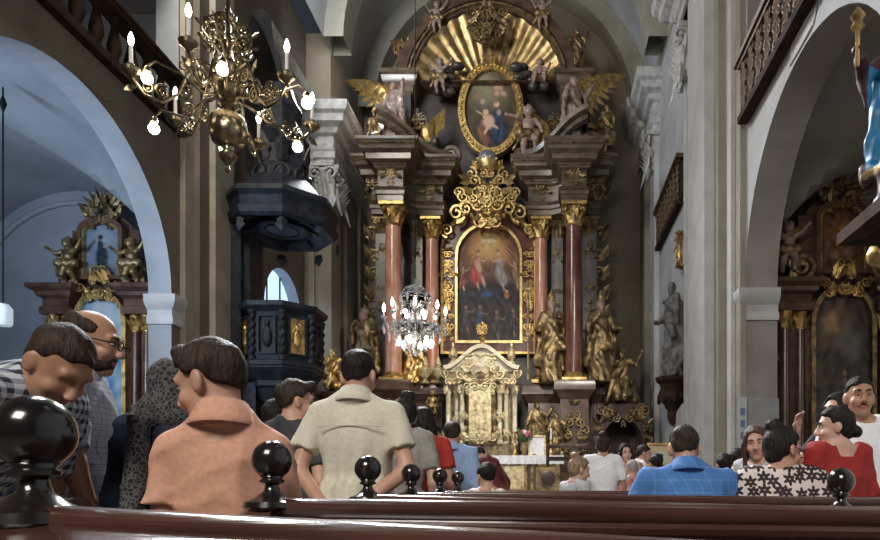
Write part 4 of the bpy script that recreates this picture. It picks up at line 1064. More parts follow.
cv.blob(.46, .36, .13, .11, (.60, .41, .30), .95, .4); cv.blob(.40, .48, .07, .046, (.62, .42, .30), .95, .4); cv.seg(.45, .30, .36, .20, .035, (.6, .4, .29)); cv.seg(.52, .33, .64, .27, .03, (.6, .4, .29)); cv.seg(.36, .44, .22, .50, .02, (.55, .36, .26)); cv.noise(.01, 28, 8)
ovx = P(491, 0, 19.6)[0]; ov = canvas_mesh('oval_painting', cv, HA, ovx, 19.58, oz, 1.62, 2.42, 'oval')
b = MB(); n = 48
b.ringpoly([(ovx+1.0*math.cos(2*PI*i/n), oz+1.42*math.sin(2*PI*i/n)) for i in range(n)], [(ovx+.79*math.cos(2*PI*i/n), oz+1.19*math.sin(2*PI*i/n)) for i in range(n)], 19.46, 19.7)
for i in range(n): a = 2*PI*i/n; b.ball((ovx+.92*math.cos(a), 19.45, oz+1.32*math.sin(a)), .055, 6, 5)
b.cluster((ovx, 19.42, oz+1.45), .7, .3, 5, 9, size=.14, depth=.05); b.build('oval_frame', m_gold, ov)
b = MB(); b.cluster((PX, 19.2, P(0, 22, 19.2)[2]), 1.2, .9, 18, 14, size=.2, depth=.2); b.lathe([(.16, -.45), (.42, -.3), (.5, 0), (.38, .2), (.2, .3)], (PX, 19.45, P(0, 24, 19.2)[2]), 14, sy=.5); b.build('crest', m_gold_old, HA)
# attic pillars with caps
def attp(s_):
    x = xa+s_*2.62; b = MB(); b.b2((x-.32, 19.3, 10.7), (x+.32, 20.0, 13.0)); b.b2((x-.5, 19.6, 10.7), (x+.5, 20.2, 12.7)); p = b.build('attic_pillar', m_black, HA)
    b = MB(); b.sweep([(x-.34, 20.0), (x-.34, 19.3), (x+.34, 19.3), (x+.34, 20.0)], [(0, 12.95), (.06, 13.0), (.06, 13.15), (.16, 13.25), (.2, 13.42), (.26, 13.46), (.26, 13.58), (0, 13.62)]); b.raw([(x-.55, 19.08, 13.6), (x+.55, 19.08, 13.6), (x+.55, 20.1, 13.6), (x-.55, 20.1, 13.6)], [(0, 1, 2, 3)]); b.build('pillar_cap', m_ent, p)
    b = MB(); b.spiral((x+s_*.5, 19.35, 11.6), .5, 1.4, PI/2, s_, w=.12); b.leaf((x+s_*.2, 19.25, 11.2), PI/2, 1.0, .2, .2); b.cluster((x-s_*.55, 19.4, 11.6), .7, 1.5, 9, 17, size=.2, depth=.1); b.build('attic_scroll', m_gold_old, p)
mir(attp)
def clouds(s_):
    q = random.Random(5+s_); b = MB()
    for i in range(16):
        a = R(20)+q.uniform(0, 1.0); rr = q.uniform(1.15, 1.75); b.ball((xa+s_*rr*math.cos(a-.3), 19.55+q.uniform(-.15, .1), SC-.3+rr*.75*math.sin(a-.2)), (q.uniform(.14, .26), .15, q.uniform(.1, .18)), 8, 6)
    b.build('cloud_carving', m_black, HA)
    b = MB(); x = xa+s_*3.05; b.cluster((x, 18.7, 11.1), .9, .9, 10, 90, size=.2, depth=.2); b.cluster((xa+s_*3.3, 18.8, 9.75), .4, .8, 6, 91, size=.16, depth=.1); b.spiral((xa+s_*3.3, 18.7, 11.0), .36, 1.5, PI/2, s_, w=.09); b.build('corner_scrolls', m_gold_old, HA)
    b = MB(); n = 20
    b.tube([(xa+s_*(1.5+.25*math.sin(PI*i/n)), 19.25-.1*math.sin(PI*i/n), 11.2+.95*i/n) for i in range(n+1)], [.05+.16*math.sin(PI*i/n) for i in range(n+1)], 8); b.leaf((xa+s_*1.7, 19.2, 11.6), PI/2+s_*.5, .9, .2, .1); b.build('gilt_drapery', m_gold, HA)
mir(clouds)
# ------------------------------------------------------------------ tabernacle shrine, altar table
m_shrine = mat('shrine_gilt_brown', (.34, .27, .15), (.13, .09, .045), 6, .45, .4, bump=.2)
tx = P(482, 0, 17.9)[0]; tz0 = 1.92; tz1 = P(0, 338, 17.9)[2]
TB = thing('tabernacle_shrine', 'tall pale gold and cream tabernacle shrine below the main painting', 'tabernacle', (tx, 17.9, tz0))
b = MB(); b.b2((tx-1.0, 17.65, tz0), (tx+1.0, 18.4, tz0+.35)); b.b2((tx-.95, 17.9, tz0+.35), (tx+.95, 18.4, tz1-.9)); b.lathe([(.46, .35), (.46, 1.9), (.52, 2.0), (.52, 2.1)], (tx, 17.85, tz0), 20); bd = b.build('shrine_body', m_shrine, TB)
b = MB(); n = 24; top = [(tx-1.0, tz1-.95)]+[(tx-1.0+2.0*i/n, tz1-.55+.30*math.cos(PI*(2*i/n-1))**1 if True else 0) for i in range(n+1)]+[(tx+1.0, tz1-.95)]
b.prism(top, 17.85, 18.4); b.prism([(p[0]*1+(p[0]-tx)*.06, p[1]+.05) for p in top[1:-1]]+[(p[0]*1+(p[0]-tx)*.02, p[1]-.06) for p in top[1:-1]][::-1], 17.7, 18.4); b.build('shrine_pediment', m_cream, TB)
fc = None
for i, dx in enumerate((-.92, -.68, -.52, .52, .68, .92)):
    y = 17.75 if abs(dx) > .6 else 17.6
    b = MB(); b.lathe([(.085, .35), (.10, .42), (.068, .48), (.068, 1.75), (.10, 1.80), (.085, 1.9), (.12, 1.98)], (tx+dx, y, tz0), 12); cl = b.build('colonnette', m_cream, TB)
    b = MB()
    for k in range(6): b.T = Matrix.Translation((tx+dx, y, tz0)) @ Matrix.Rotation(k*PI/3, 4, 'Z'); b.leaf((0, -.07, 1.72), PI/2, .2, .05, .4); b.leaf((0, -.07, .42), PI/2, .2, .04, .2)
    b.build('colonnette_capital', m_gold_pale, cl)
b = MB()
for s_ in (-1, 1):
    b.cluster((tx+s_*.78, 17.6, tz0+2.2), .5, .6, 7, 50, size=.13, depth=.1); b.build('shrine_scroll', m_gold_pale, TB); b = MB(); b.cluster((tx+s_*.6, 17.5, tz0+.75), .3, .8, 6, 52, size=.1, depth=.06); b.build('shrine_scroll', m_gold_pale, TB); b = MB(); b.cluster((tx+s_*.34, 17.42, tz0+1.2), .2, 1.5, 8, 53, size=.08, depth=.04); b.build('shrine_scroll', m_gold_pale, TB); b = MB()
b.cluster((tx, 17.45, tz0+2.35), 1.1, .95, 22, 51, size=.15, depth=.15); b.build('shrine_cresting', m_gold_pale, TB); b = MB(); b.cluster((tx, 17.40, tz0+1.9), .8, .35, 8, 54, size=.12, depth=.08); b.build('shrine_ornament', m_gold_pale, TB); b = MB(); b.cluster((tx, 17.42, tz0+.55), .9, .35, 8, 55, size=.11, depth=.06); b.build('shrine_ornament', m_gold_pale, TB)
b = MB(); b.b2((tx-.30, 17.36, tz0+.45), (tx+.30, 17.42, tz0+1.85)); b.ringpoly(arc(tx, tz0+1.45, .3, .45, 0, PI, 14)+[(tx-.3, tz0+.5), (tx+.3, tz0+.5)], arc(tx, tz0+1.45, .24, .38, 0, PI, 14)+[(tx-.24, tz0+.56), (tx+.24, tz0+.56)], 17.33, 17.40); b.cluster((tx, 17.33, tz0+1.15), .42, 1.1, 12, 58, size=.07, depth=.03); b.build('shrine_door', m_gold_pale, TB)
b = MB(); b.tube([(tx, 17.95, tz1-.3), (tx, 17.95, tz1+.45)], .035, 8); b.tube([(tx-.16, 17.95, tz1+.25), (tx+.16, 17.95, tz1+.25)], .03, 8); b.lathe([(.13, -.3), (.1, -.2), (.05, -.1), (.12, 0), (.03, .08)], (tx, 17.95, tz1), 10); b.cluster((tx, 17.9, tz1+.26), .34, .34, 5, 61, size=.08, depth=.03); b.build('cross', m_gold, TB)
for s_ in (-1, 1):
    b = MB(); b.lathe([(.12, 0), (.10, .06), (.05, .1), (.13, .22), (.09, .38), (.03, .46), (.05, .52), (.01, .62)], (tx+s_*.82, 17.95, tz1-.72), 12); b.build('urn_finial', m_gold_pale, TB)
# altar table
MT = thing('altar_table', 'long altar table with gold frontal panels under the white linen', 'altar table', (-1.9, 17.3, FZ))
b = MB(); b.b2((-3.3, 16.85, FZ), (.35, 17.6, 1.82)); b.b2((-3.38, 16.8, 1.80), (.45, 17.62, 1.90)); b.b2((-3.3, 17.3, 1.9), (.35, 18.6, 1.92)); b.build('table_body', m_brown_marble, MT)
for cx_ in (-2.9, -1.75, -.85, .0):
    b = MB(); b.b2((cx_-.34, 16.80, 1.0), (cx_+.34, 16.86, 1.70)); pn = b.build('frontal_panel', m_gold_pale if abs(cx_+.85) < .1 else m_black, MT)
    b = MB(); b.ringpoly([(cx_-.38, .97), (cx_+.38, .97), (cx_+.38, 1.74), (cx_-.38, 1.74)], [(cx_-.30, 1.05), (cx_+.30, 1.05), (cx_+.30, 1.66), (cx_-.30, 1.66)], 16.77, 16.85); b.build('panel_moulding', m_gold_old, pn)
b = MB(); n = 60; V = []
for i in range(n+1):
    x = -3.42+3.92*i/n; wv = .012*math.sin(i*1.9)+.006*math.sin(i*4.3)
    V += [(x, 17.6, 1.928), (x, 16.78, 1.928), (x, 16.745+wv, 1.915), (x, 16.735+wv*2, 1.70+.008*math.sin(i*2.6))]
b.raw(V, [(i*4+j, i*4+j+1, i*4+j+5, i*4+j+4) for i in range(n) for j in range(3)])
tag(b.build('altar_cloth', m_cloth_white), 'white linen cloth draped over the altar table edge', 'altar cloth')
# ------------------------------------------------------------------ statues, angels and cherubs
_cache = {}
def carve(key, fn):
    if key not in _cache: _cache[key] = fn()
    return _cache[key]
def figure(name, label, cat, loc, rz, H, VF, mats, group=None, split=None, wings=None, wing_mat=None, extras=None, tilt=(0, 0), part='figure'):
    t = thing(name, label, cat, loc, rz, group, world=False); t.rotation_euler = (tilt[0], tilt[1], rz)
    V, Fc = VF; V = V*H; mi = None
    if split is not None: mi = split(np.array([V[list(q)].mean(0) for q in Fc])/H)
    mkmesh(part, V, Fc, mats, t, mi, True, 0)
    if wings:
        for wv in wings:
            b = MB(); wing(b, [x*H for x in wv[0]], [x*H for x in wv[1]], wv[2]*H, nrm_=wv[3] if len(wv) > 3 else (0, -1, 0)); b.build('wing', wing_mat or m_gold, t, angle=50)
    if extras:
        for nm, m, fn in extras:
            b = MB(); fn(b, H); b.build(nm, m, t)
    return t
ARM1 = (((.27, .08, 1.18), (.12, .26, 1.30)), ((.28, .0, 1.12), (.30, .24, 1.05)))
ARM2 = (((.30, .02, 1.14), (.36, .22, 1.10)), ((.26, .1, 1.2), (.10, .24, 1.34)))
ARM3 = (((.34, .05, 1.30), (.46, .14, 1.55)), ((.30, .04, 1.14), (.38, .20, 1.02)))
def st(key, **kw):
    def f():
        V, Fc, p = sdf_statue(1.0*1.0, **kw); return (V, Fc, p)
    return carve(key, f)
def skin_split(p, rad=.125):
    hc = p.hc/1.75
    return lambda c: ((np.linalg.norm(c-hc, axis=1) < .085)).astype(int)
S_bish = st('bishop', seed=2, arms=ARM1, mitre=True); S_bish2 = st('bishop2', seed=5, arms=ARM2, mitre=True, head=(.3, .1, 0)); S_saint = st('saint', seed=3, arms=ARM2, head=(-.4, .1, 0))
S_monk = st('monk', seed=7, arms=ARM1, head=(.35, .15, .1)); S_ang = st('angel', seed=4, arms=ARM3, beard=False, head=(.2, 0, 0)); S_sit = None
def crozier(dx, hh):
    def f(b, H):
        b.tube([(dx*H, .26*H, 0), (dx*H, .24*H, hh*H)], .013*H, 6); b.spiral((dx*H, .24*H, (hh+.05)*H), .06*H, 1.4, -PI/2, 1, w=.014*H, n=12)
    return f
def plinth(w_, h_):
    def f(b, H): b.box((0, 0, -h_/2+.01), (w_, w_*.9, h_))
    return f
D1 = 18.9
GF = [m_gold_old, m_flesh_statue]
def fig_at(name, label, cat, px, pyb, pyt, d, S, mats, rz=PI, **kw):
    x, y, z = P(px, pyb, d); H = (pyb-pyt)/640*d
    return figure(name, label, cat, (x, y, z), rz, H, (S[0], S[1]), mats, split=skin_split(S[2]) if len(mats) > 1 else None, **kw)
def alt_stat(name, label, x, y, z, H, S, mats, rz=PI, extras=None, cat='statue'):
    return figure(name, label, cat, (x, y, z), rz, H, (S[0], S[1]), mats, split=skin_split(S[2]) if len(mats) > 1 else None, extras=(extras or []))
alt_stat('saint_statue', 'bearded saint statue in dull robes left of the bright red marble column', P(368, 0, 18.3)[0]-.12, 18.35, 4.08-.02, 2.2, S_saint, [m_gold_old, m_flesh_statue], PI-.3)
alt_stat('saint_statue', 'gilded standing saint statue behind the crystal chandelier', P(414, 0, 18.6)[0]-.06, 18.55, 4.07, 1.9, S_monk, [m_gold, m_flesh_statue], PI-.3)
alt_stat('bishop_statue', 'gilded bishop statue in a mitre holding a crozier, between the two dark red columns', P(552, 0, 18.7)[0]-.02, 18.55, 4.07, 2.45, S_bish, GF, PI+.25, [('crozier', m_gold_old, crozier(.34, 1.0))])
alt_stat('bishop_statue', 'gilded bishop statue in a mitre, right of the outermost dark red column', P(600, 0, 18.5)[0], 18.4, 4.07, 2.4, S_bish2, GF, PI+.1)
# seated figures on the portals
def seated_carved(seed):
    p = Pose(seated=True, la=ARM3[0], ra=ARM2[1], head=(.2, 0, 0), b=1.05); S = SDF(.04); torso(S, p, .01); head_sdf(S, p, ear=False)
    S.c(p.f((0, -.02, 1.40)), p.hc+np.array([0, -.02, -.05]), .06, .055); S.frame(p.Rh, p.hc); S.e((0, -.03, .04), (.09, .10, .10), k=.02); S.frame()
    for q in (-1, 1):
        sh, el, wr = p.f(p.sh[q]), p.f(p.el[q]), p.f(p.wr[q]); S.c(sh, el, .062, .05); S.c(el, wr, .045, .032); S.e(wr+nrm(wr-el)*.05, (.045, .05, .045), k=.01)
    k2 = {-1: (-.16, .40, .56), 1: (.15, .38, .5)}; a2 = {-1: (-.12, .36, .12), 1: (.25, .52, .06)}
    for q in (-1, 1): S.c(p.hip[q], k2[q], .10, .075); S.c(k2[q], a2[q], .07, .042); S.c(a2[q], np.array(a2[q])+(0, .14, -.04), .045, .035)
    S.c((-.25, .1, .5), (.25, .1, .5), .10, .12); S.c((.1, .3, .5), (.02, .42, .15), .09, .11); S.c((-.2, -.05, .5), (-.28, -.1, .1), .1, .12); S.e((0, 0, .25), (.28, .24, .25)); S.c((-.14, .0, 1.0), (.2, .14, .62), .07, .11)
    V, Fc = S.mesh(.03, disp=lambda X, Y, Z: .014*np.sin(32*X+8*Z+seed)*np.cos(26*Y+5*Z), fine=[(p.hc-.14, p.hc+.16)], hf=.018)
    return V/1.4, Fc, p
S_sit = carve('seated', lambda: seated_carved(3))
x = xa+3.98; figure('seated_statue', 'gilded seated muscular saint on the side portal above the dark arch', 'statue', (x, 18.62, 3.48), PI-.25, 1.75, (S_sit[0], S_sit[1]), [m_gold_old])
sx, sy, sz = P(333, 393, 17.0); figure('seated_statue', 'bright gilded seated figure between the pulpit and the bearded saint', 'statue', (sx, sy, sz), PI+.5, 1.25, (S_sit[0], S_sit[1]), [m_gold])
t = thing('statue_pedestal', 'dark pedestal under the bright gilded seated figure', 'pedestal', (sx, sy, FZ)); b = MB(); b.b2((sx-.3, sy-.3, FZ), (sx+.3, sy+.35, sz-.1)); b.b2((sx-.38, sy-.4, sz-.12), (sx+.38, sy+.4, sz)); b.b2((sx-.38, sy-.38, FZ), (sx+.38, sy+.4, FZ+.2)); b.build('pedestal_block', m_brown_marble, t)
# small figures beside the tabernacle
for px, pyb, pyt, lab in ((537, 447, 398, 'small gilded saint statue right of the tabernacle behind the white altar card'), (556, 440, 402, 'small gilded angel statue by the pedestal of the dark red column')):
    x, y, z = P(px, pyb, 17.7); H = (pyb-pyt)/640*17.7
    figure('saint_statuette', lab, 'statue', (x, 17.55, 1.93), PI+.3, H+.15, (S_ang[0], S_ang[1]), [m_gold_old], extras=[('plinth', m_cream, lambda b, H: b.b2((-.16, -.12, 0), (.16, .12, .14)))])
# winged angels of the attic
WA = [((.08, -.10, .80), (.62, -.30, 1.18), .42), ((-.08, -.10, .80), (-.60, -.30, 1.2), .42)]
def big_angel(label, px, pyb, pyt, d, rz, wings, mats, tilt=(0, 0), wm=None):
    x, y, z = P(px, pyb, d); H = (pyb-pyt)/640*d
    return figure('angel_statue', label, 'angel statue', (x, y, z), rz, H, (S_ang[0], S_ang[1]), mats, split=skin_split(S_ang[2]) if len(mats) > 1 else None, wings=wings, wing_mat=wm or m_gold, tilt=tilt)
big_angel('large angel with raised gilt wings above the red column on the left', 393, 147, 82, 18.5, PI-.5, [((.06, -.08, .80), (.82, -.04, 1.12), .46, (0, 1, 0))], [m_pale_stone, m_flesh_statue])
big_angel('large pale angel with a raised gilt wing on the right of the attic', 574, 146, 76, 18.6, PI+.6, [((-.06, -.08, .80), (-.86, -.1, 1.20), .46, (0, 1, 0))], [m_pale_stone, m_flesh_statue])
big_angel('flying angel reaching towards the left side of the oval painting', 432, 152, 108, 19.0, PI-.9, [((.04, -.10, .8), (.75, -.15, .98), .42, (0, 1, 0))], [m_black, m_flesh_statue], tilt=(.0, .5))
# small standing figures
def small_fig(label, px, pyb, pyt, d, S, mats, rz=PI, wings=None):
    x, y, z = P(px, pyb, d); return figure('angel_statuette', label, 'statue', (x, y, z), rz, (pyb-pyt)/640*d, (S[0], S[1]), mats, wings=wings)
small_fig('small dark winged figure standing on the left attic pillar', 402, 69.5, 37, 19.5, S_ang, [m_gold_old], PI-.3, WA)
small_fig('small brown figure standing on the right attic pillar with an arm raised', 577, 69.5, 28, 19.5, S_ang, [m_gold_old], PI+.3)
small_fig('dark gilded figure above the outer right end of the cornice', 607, 148, 105, 18.9, S_monk, [m_gold_old], PI)
small_fig('dark gilded figure above the outer left end of the cornice', 374, 150, 112, 18.9, S_monk, [m_gold_old], PI)
PUT = {k: carve('putto'+k, lambda k=k: sdf_putto(1, i_, k)) for i_, k in enumerate(('sit', 'fly', 'reach'))}
PUT['point'] = (PUT['reach'][0]*np.array([-1, 1, 1]), [q[::-1] for q in PUT['reach'][1]])
def putto(label, px, pyb, pyt, d, kind, mats=None, rz=PI, wings=False, cl=m_gold_old, tilt=(0, 0), group=None):
    x, y, z = P(px, pyb, d); H = (pyb-pyt)/640*d
    t = figure('cherub_statue', label, 'cherub statue', (x, y, z), rz, H, PUT[kind], mats or [m_flesh_statue], wings=[((.05, -.1, .75), (.32, -.2, .98), .2, (0, 1, 0)), ((-.05, -.1, .75), (-.32, -.2, .98), .2, (0, 1, 0))] if wings else None, tilt=tilt, group=group)
    V, Fc = carve('pcl'+kind, lambda: putto_cloth(1, 1, .28 if kind == 'sit' else .42)); mkmesh('loincloth', V*H, Fc, cl, t)
    return t
putto('pale seated cherub pointing at the oval painting from its right', 529, 158, 108, 19.0, 'point', [m_flesh_statue])
putto('cherub in the dark left of the golden glory', 440, 92, 60, 19.2, 'fly', [m_pale_stone])
putto('cherub on the ledge at the lower right of the golden glory', 540, 88, 56, 19.3, 'sit')
putto('dark cherub riding the attic arch at the upper left', 437, 31, 3, 19.3, 'fly', [m_pale_stone])
putto('cherub riding the attic arch at the upper right', 543, 28, -2, 19.3, 'fly')
putto('cherub seated on the left pedestal ledge beside the altar', 432, 415, 388, 18.0, 'sit', [m_gold_old])
# ------------------------------------------------------------------ right wall: stone saint on a bracket, gilt wall ornament
def wall_saint():
    x, y = XR-.34, 15.35; zb = 1.1+(487-378)*15.35/640; zt = 1.1+(487-281)*15.35/640
    figure('stone_saint_statue', 'grey stone saint standing on a dark bracket on the right wall', 'statue', (x, y, zb), 1.95, zt-zb, (S_monk[0]*np.array([.8, .75, 1]), S_monk[1]), [m_grey_statue])
    t = thing('statue_bracket', 'dark carved bracket carrying the stone saint on the right wall', 'bracket', (XR, y, zb))
    b = MB(); b.lathe([(.03, -1.15), (.10, -1.05), (.14, -.9), (.10, -.8), (.22, -.62), (.36, -.5), (.34, -.38), (.26, -.32), (.30, -.15), (.40, -.08), (.42, 0)], (XR-.34, y, zb), 14); b.b2((XR-.34, y-.1, zb-.7), (XR, y+.1, zb-.1)); b.build('bracket_body', m_dark_wood, t)
    b = MB()
    for k in range(6): b.T = Matrix.Translation((XR-.34, y, zb)) @ Matrix.Rotation(k*PI/3, 4, 'Z'); b.leaf((0, -.36, -.62), PI/2, .4, .12, -.2)
    b.build('leaf_carving', m_dark_wood, t)
wall_saint()
t = thing('gilt_wall_ornament', 'gilded crescent leaf ornament on the right wall above the stone saint', 'ornament', (XR, 15.6, 6.6))
b = MB(); z0 = 1.1+(487-250)*15.6/640
b.T = Matrix.Translation((XR-.05, 15.6, z0)) @ Matrix.Rotation(-PI/2, 4, 'Z')
b.tube([(.30*math.cos(a), 0, .42*math.sin(a)) for a in [PI*.3+i*PI*1.3/14 for i in range(15)]], [.03+.05*math.sin(PI*i/14) for i in range(15)], 7); b.build('crescent', m_gold, t)
b = MB(); b.T = Matrix.Translation((XR-.10, 15.6, z0)) @ Matrix.Rotation(-PI/2, 4, 'Z')
for i in range(7): a = PI*.35+i*PI*1.2/6; b.leaf((.30*math.cos(a), -.03, .42*math.sin(a)), a+PI*.55, .28, .07, .3)
b.build('leaves', m_gold, t)
# painted saint on the near right pier
def near_saint():
    d = 5.0; zb = 1.1+(487-214)*d/640; zt = 1.1+(487-22)*d/640; x = XR-.58
    m_rb = mat('crimson_paint', (.055, .010, .018), (.03, .006, .011), 8, .5); m_bl = mat('blue_paint', (.015, .20, .38), (.01, .12, .26), 6, .45)
    S = st('near', seed=9, arms=(((.26, .1, 1.2), (.10, .24, 1.34)), ((.34, .12, 1.26), (.42, .30, 1.36))), h=.02, head=(.2, .1, 0))
    hc = S[2].hc/1.75
    def sp(c):
        r = np.zeros(len(c), int); r[(c[:, 2] > .22) & (c[:, 2] < .74) & (np.abs(c[:, 0]) < .19)] = 1; r[np.abs(c[:, 2]-.235) < .018] = 2; r[(c[:, 2] > .45) & (np.abs(c[:, 0]-.03+.1*c[:, 2]) < .03)] = 2
        r[np.linalg.norm(c-hc, axis=1) < .075] = 3; return r
    figure('painted_saint_statue', 'painted saint statue in crimson and blue high on the right pier', 'statue', (x, d, zb), PI-.35, zt-zb, (S[0], S[1]), [m_rb, m_bl, m_gold_old, m_flesh_statue], split=sp,
           extras=[('torch', m_gold, lambda b, H: (b.tube([(.25*H, .2*H, .70*H), (.25*H, .22*H, .88*H)], .012*H, 6), b.lathe([(.01, 0), (.05, .04), (.03, .08), (.055, .12), (0, .2)], (.25*H, .22*H, .86*H), 8)))])
    t = thing('statue_console', 'dark sloping console under the painted saint on the right pier', 'bracket', (XR, d, zb))
    b = MB(); b.b2((x-.36, d-.4, zb-.10), (XR, d+.4, zb)); b.build('console_shelf', m_dark_wood, t)
    b = MB(); b.raw([(XR, d-.2, zb-.1), (XR, d+.2, zb-.1), (XR, d+.2, zb-.9), (XR, d-.2, zb-.9), (x-.2, d-.2, zb-.1), (x-.2, d+.2, zb-.1)], [(0, 1, 2, 3), (0, 4, 5, 1), (4, 3, 2, 5), (0, 3, 4), (1, 5, 2)]); b.build('console_scroll', m_dark_wood, t)
    t = thing('wall_lamp', 'gilded wall lamp under the console on the right pier', 'lamp', (XR, d+.3, zb-.75)); lz = 1.1+(487-255)*5.8/640
    b = MB(); b.tube([(XR, 5.8, lz-.25), (XR-.15, 5.8, lz-.3), (XR-.35, 5.8, lz-.15)], .02, 6); b.build('lamp_arm', m_gold_old, t)
    b = MB(); b.ball((XR-.36, 5.8, lz), .12, 12, 9); b.build('lamp_globe', m_gold, t)
near_saint()
# ------------------------------------------------------------------ side altars in the chapels
def side_altar(nm, label, cx, y, z0, Wd, zc, ztop, paintL, paintU, mw, group=None):
    """zc: level of the main cornice, ztop: top of the upper stage"""
    t = thing(nm, label, 'side altar', (cx, y, z0))
    h = Wd/2
    b = MB(); b.b2((cx-h*.92, y, z0), (cx+h*.92, y+.4, zc)); b.b2((cx-h*.62, y+.05, zc), (cx+h*.62, y+.4, ztop-.35)); b.prism(arc(cx, ztop-.36, h*.5, .34, 0, PI, 16), y+.05, y+.4); b.build('back_wall', mw, t)
    b = MB(); b.sweep([(cx-h*.95, y+.2), (cx-h*.95, y-.25), (cx-h*.45, y-.25), (cx-h*.45, y-.05), (cx+h*.45, y-.05), (cx+h*.45, y-.25), (cx+h*.95, y-.25), (cx+h*.95, y+.2)], [(0, z0), (.08, z0), (.08, z0+.2), (0, z0+.26), (0, z0+.95), (.06, z0+1.0), (.08, z0+1.12), (0, z0+1.16)]); b.b2((cx-h*.95, y-.2, z0+1.1), (cx+h*.95, y+.2, z0+1.16)); b.build('pedestal', mw, t, angle=30)
    ep = [(0, zc-.5), (.04, zc-.5), (.04, zc-.36), (.0, zc-.33), (0, zc-.2), (.08, zc-.15), (.1, zc-.08), (.2, zc-.02), (.2, zc+.06), (0, zc+.1)]
    for s_ in (-1, 1):
        pts = [(cx-h*.98, y+.2), (cx-h*.98, y-.22), (cx-h*.5, y-.22), (cx-h*.5, y)]
        path = pts if s_ < 0 else [(2*cx-a, b_) for a, b_ in pts][::-1]
        b = MB(); b.sweep(path, ep); b.raw([(p[0], p[1], zc-.495) for p in path]+[(p[0], p[1], zc+.095) for p in path], [(0, 1, 2, 3), (4, 5, 6, 7)]); b.build('entablature', mw, t, angle=30)
        for k, fx in enumerate((.86, .62)):
            x = cx+s_*h*fx; yy = y-.10+.05*k; r = h*.075; za, zb = z0+1.16, zc-.5
            b = MB(); b.lathe([(r*1.3, 0), (r*1.3, .07), (r, .12), (r*1.02, (zb-za)*.4), (r*.88, zb-za-.3)], (x, yy, za), 14); col = b.build('column', mw, t)
            b = MB(); b.lathe([(r*.9, -.32), (r, -.28), (r*.95, -.2), (r*1.35, -.03), (r*1.5, 0)], (x, yy, zb), 12)
            for j in range(6): b.T = Matrix.Translation((x, yy, zb-.3)) @ Matrix.Rotation(j*PI/3, 4, 'Z'); b.leaf((0, -r, 0), PI/2, .26, .07, .4)
            b.build('capital', m_gold, col)
        b = MB()
        for i in range(4): b.spiral((cx+s_*h*1.02, y-.02, z0+1.5+i*(zc-z0-2.2)/4), .12, 1.3, PI/2, s_*(1 if i % 2 else -1), w=.03, n=12)
        b.build('scroll_wing', m_gold_old, t); b = MB(); b.spiral((cx+s_*h*.62, y-.1, zc+.35), .26, 1.5, PI/2, s_, w=.07); b.leaf((cx+s_*h*.7, y-.1, zc+.1), PI/2, .6, .12, .2); b.build('scrolls', m_gold_old if s_ < 0 else m_gold_old, t)
    # paintings
    pw, pz0, pz1 = h*.86, z0+1.25, zc-.05
    c1 = canvas_mesh('main_painting', paintL, t, cx, y-.06, (pz0+pz1)/2, pw, pz1-pz0, 'arch', .82)
    def ap(w_, a, b_, sp): hs = a+(b_-a)*sp; return [(cx+w_/2, a)]+arc(cx, hs, w_/2, b_-hs, 0, PI, 18)+[(cx-w_/2, a)]
    b = MB(); b.ringpoly(ap(pw+.13, pz0-.07, pz1+.06, .82), ap(pw-.03, pz0+.02, pz1-.02, .82), y-.16, y); b.build('painting_frame', m_gold if mw is m_altar_wood else m_gold_old, c1)
    uz0, uz1, uw = zc+.30, ztop-.25, h*.64
    c2 = canvas_mesh('upper_painting', paintU, t, cx, y-.03, (uz0+uz1)/2, uw, uz1-uz0, 'arch', .8)
    b = MB(); b.ringpoly(ap(uw+.20, uz0-.08, uz1+.10, .8), ap(uw+.05, uz0-.0, uz1+.02, .8), y-.14, y+.04); b.build('upper_frame', mw, c2)
    b = MB(); b.ringpoly(ap(uw+.06, uz0-.02, uz1+.03, .8), ap(uw-.02, uz0+.01, uz1-.01, .8), y-.11, y+.04); b.build('upper_frame_bead', m_gold, c2)
    b = MB(); b.cluster((cx, y-.12, zc+.12), h*.75, .7, 16, 71, size=.15, depth=.1); b.build('cartouche', m_gold, t)
    b = MB(); b.cluster((cx, y-.02, ztop+.02), h*.7, .5, 12, 72, size=.14, depth=.1)
    for k in range(9): b.leaf((cx, y, ztop), PI*(.1+.8*k/8), .5, .05, .1)
    b.build('crest', m_gold_old, t)
    b = MB(); b.b2((cx-h*.9, y-.95, z0), (cx+h*.9, y-.3, z0+.95)); b.b2((cx-h*.97, y-1.0, z0+.95), (cx+h*.97, y-.28, z0+1.03)); b.build('altar_block', mw, t)
    return t
cv = Canvas(50, 90, (.30, .46, .62)); cv.noise(.12, 16, 11)
for u, w_, ru, rw, c_ in ((.5, .9, .5, .1, (.55, .6, .66)), (.3, .72, .22, .1, (.12, .28, .62)), (.62, .66, .16, .08, (.50, .28, .30)), (.55, .5, .24, .1, (.10, .26, .62)), (.35, .42, .15, .08, (.62, .58, .5)), (.7, .35, .2, .1, (.2, .36, .6)), (.4, .2, .3, .1, (.36, .33, .3)), (.6, .76, .07, .035, (.66, .48, .38)), (.4, .8, .06, .03, (.66, .48, .38))): cv.blob(u, w_, ru, rw, c_, .9, .6)
cu = Canvas(40, 64, (.20, .25, .32)); cu.blob(.5, .75, .5, .3, (.32, .38, .46), .9, .9); cu.blob(.5, .12, .6, .18, (.12, .12, .13), .9, .5); cu.blob(.47, .36, .22, .30, (.03, .035, .05), 1, .4); cu.blob(.42, .60, .10, .14, (.03, .03, .045), 1, .4); cu.blob(.47, .72, .075, .06, (.45, .36, .32), 1, .4); cu.blob(.43, .75, .09, .06, (.03, .03, .04), 1, .4); cu.seg(.5, .55, .68, .62, .03, (.42, .34, .3)); cu.noise(.02, 14, 2)
lx = P(104, 0, 12.75)[0]
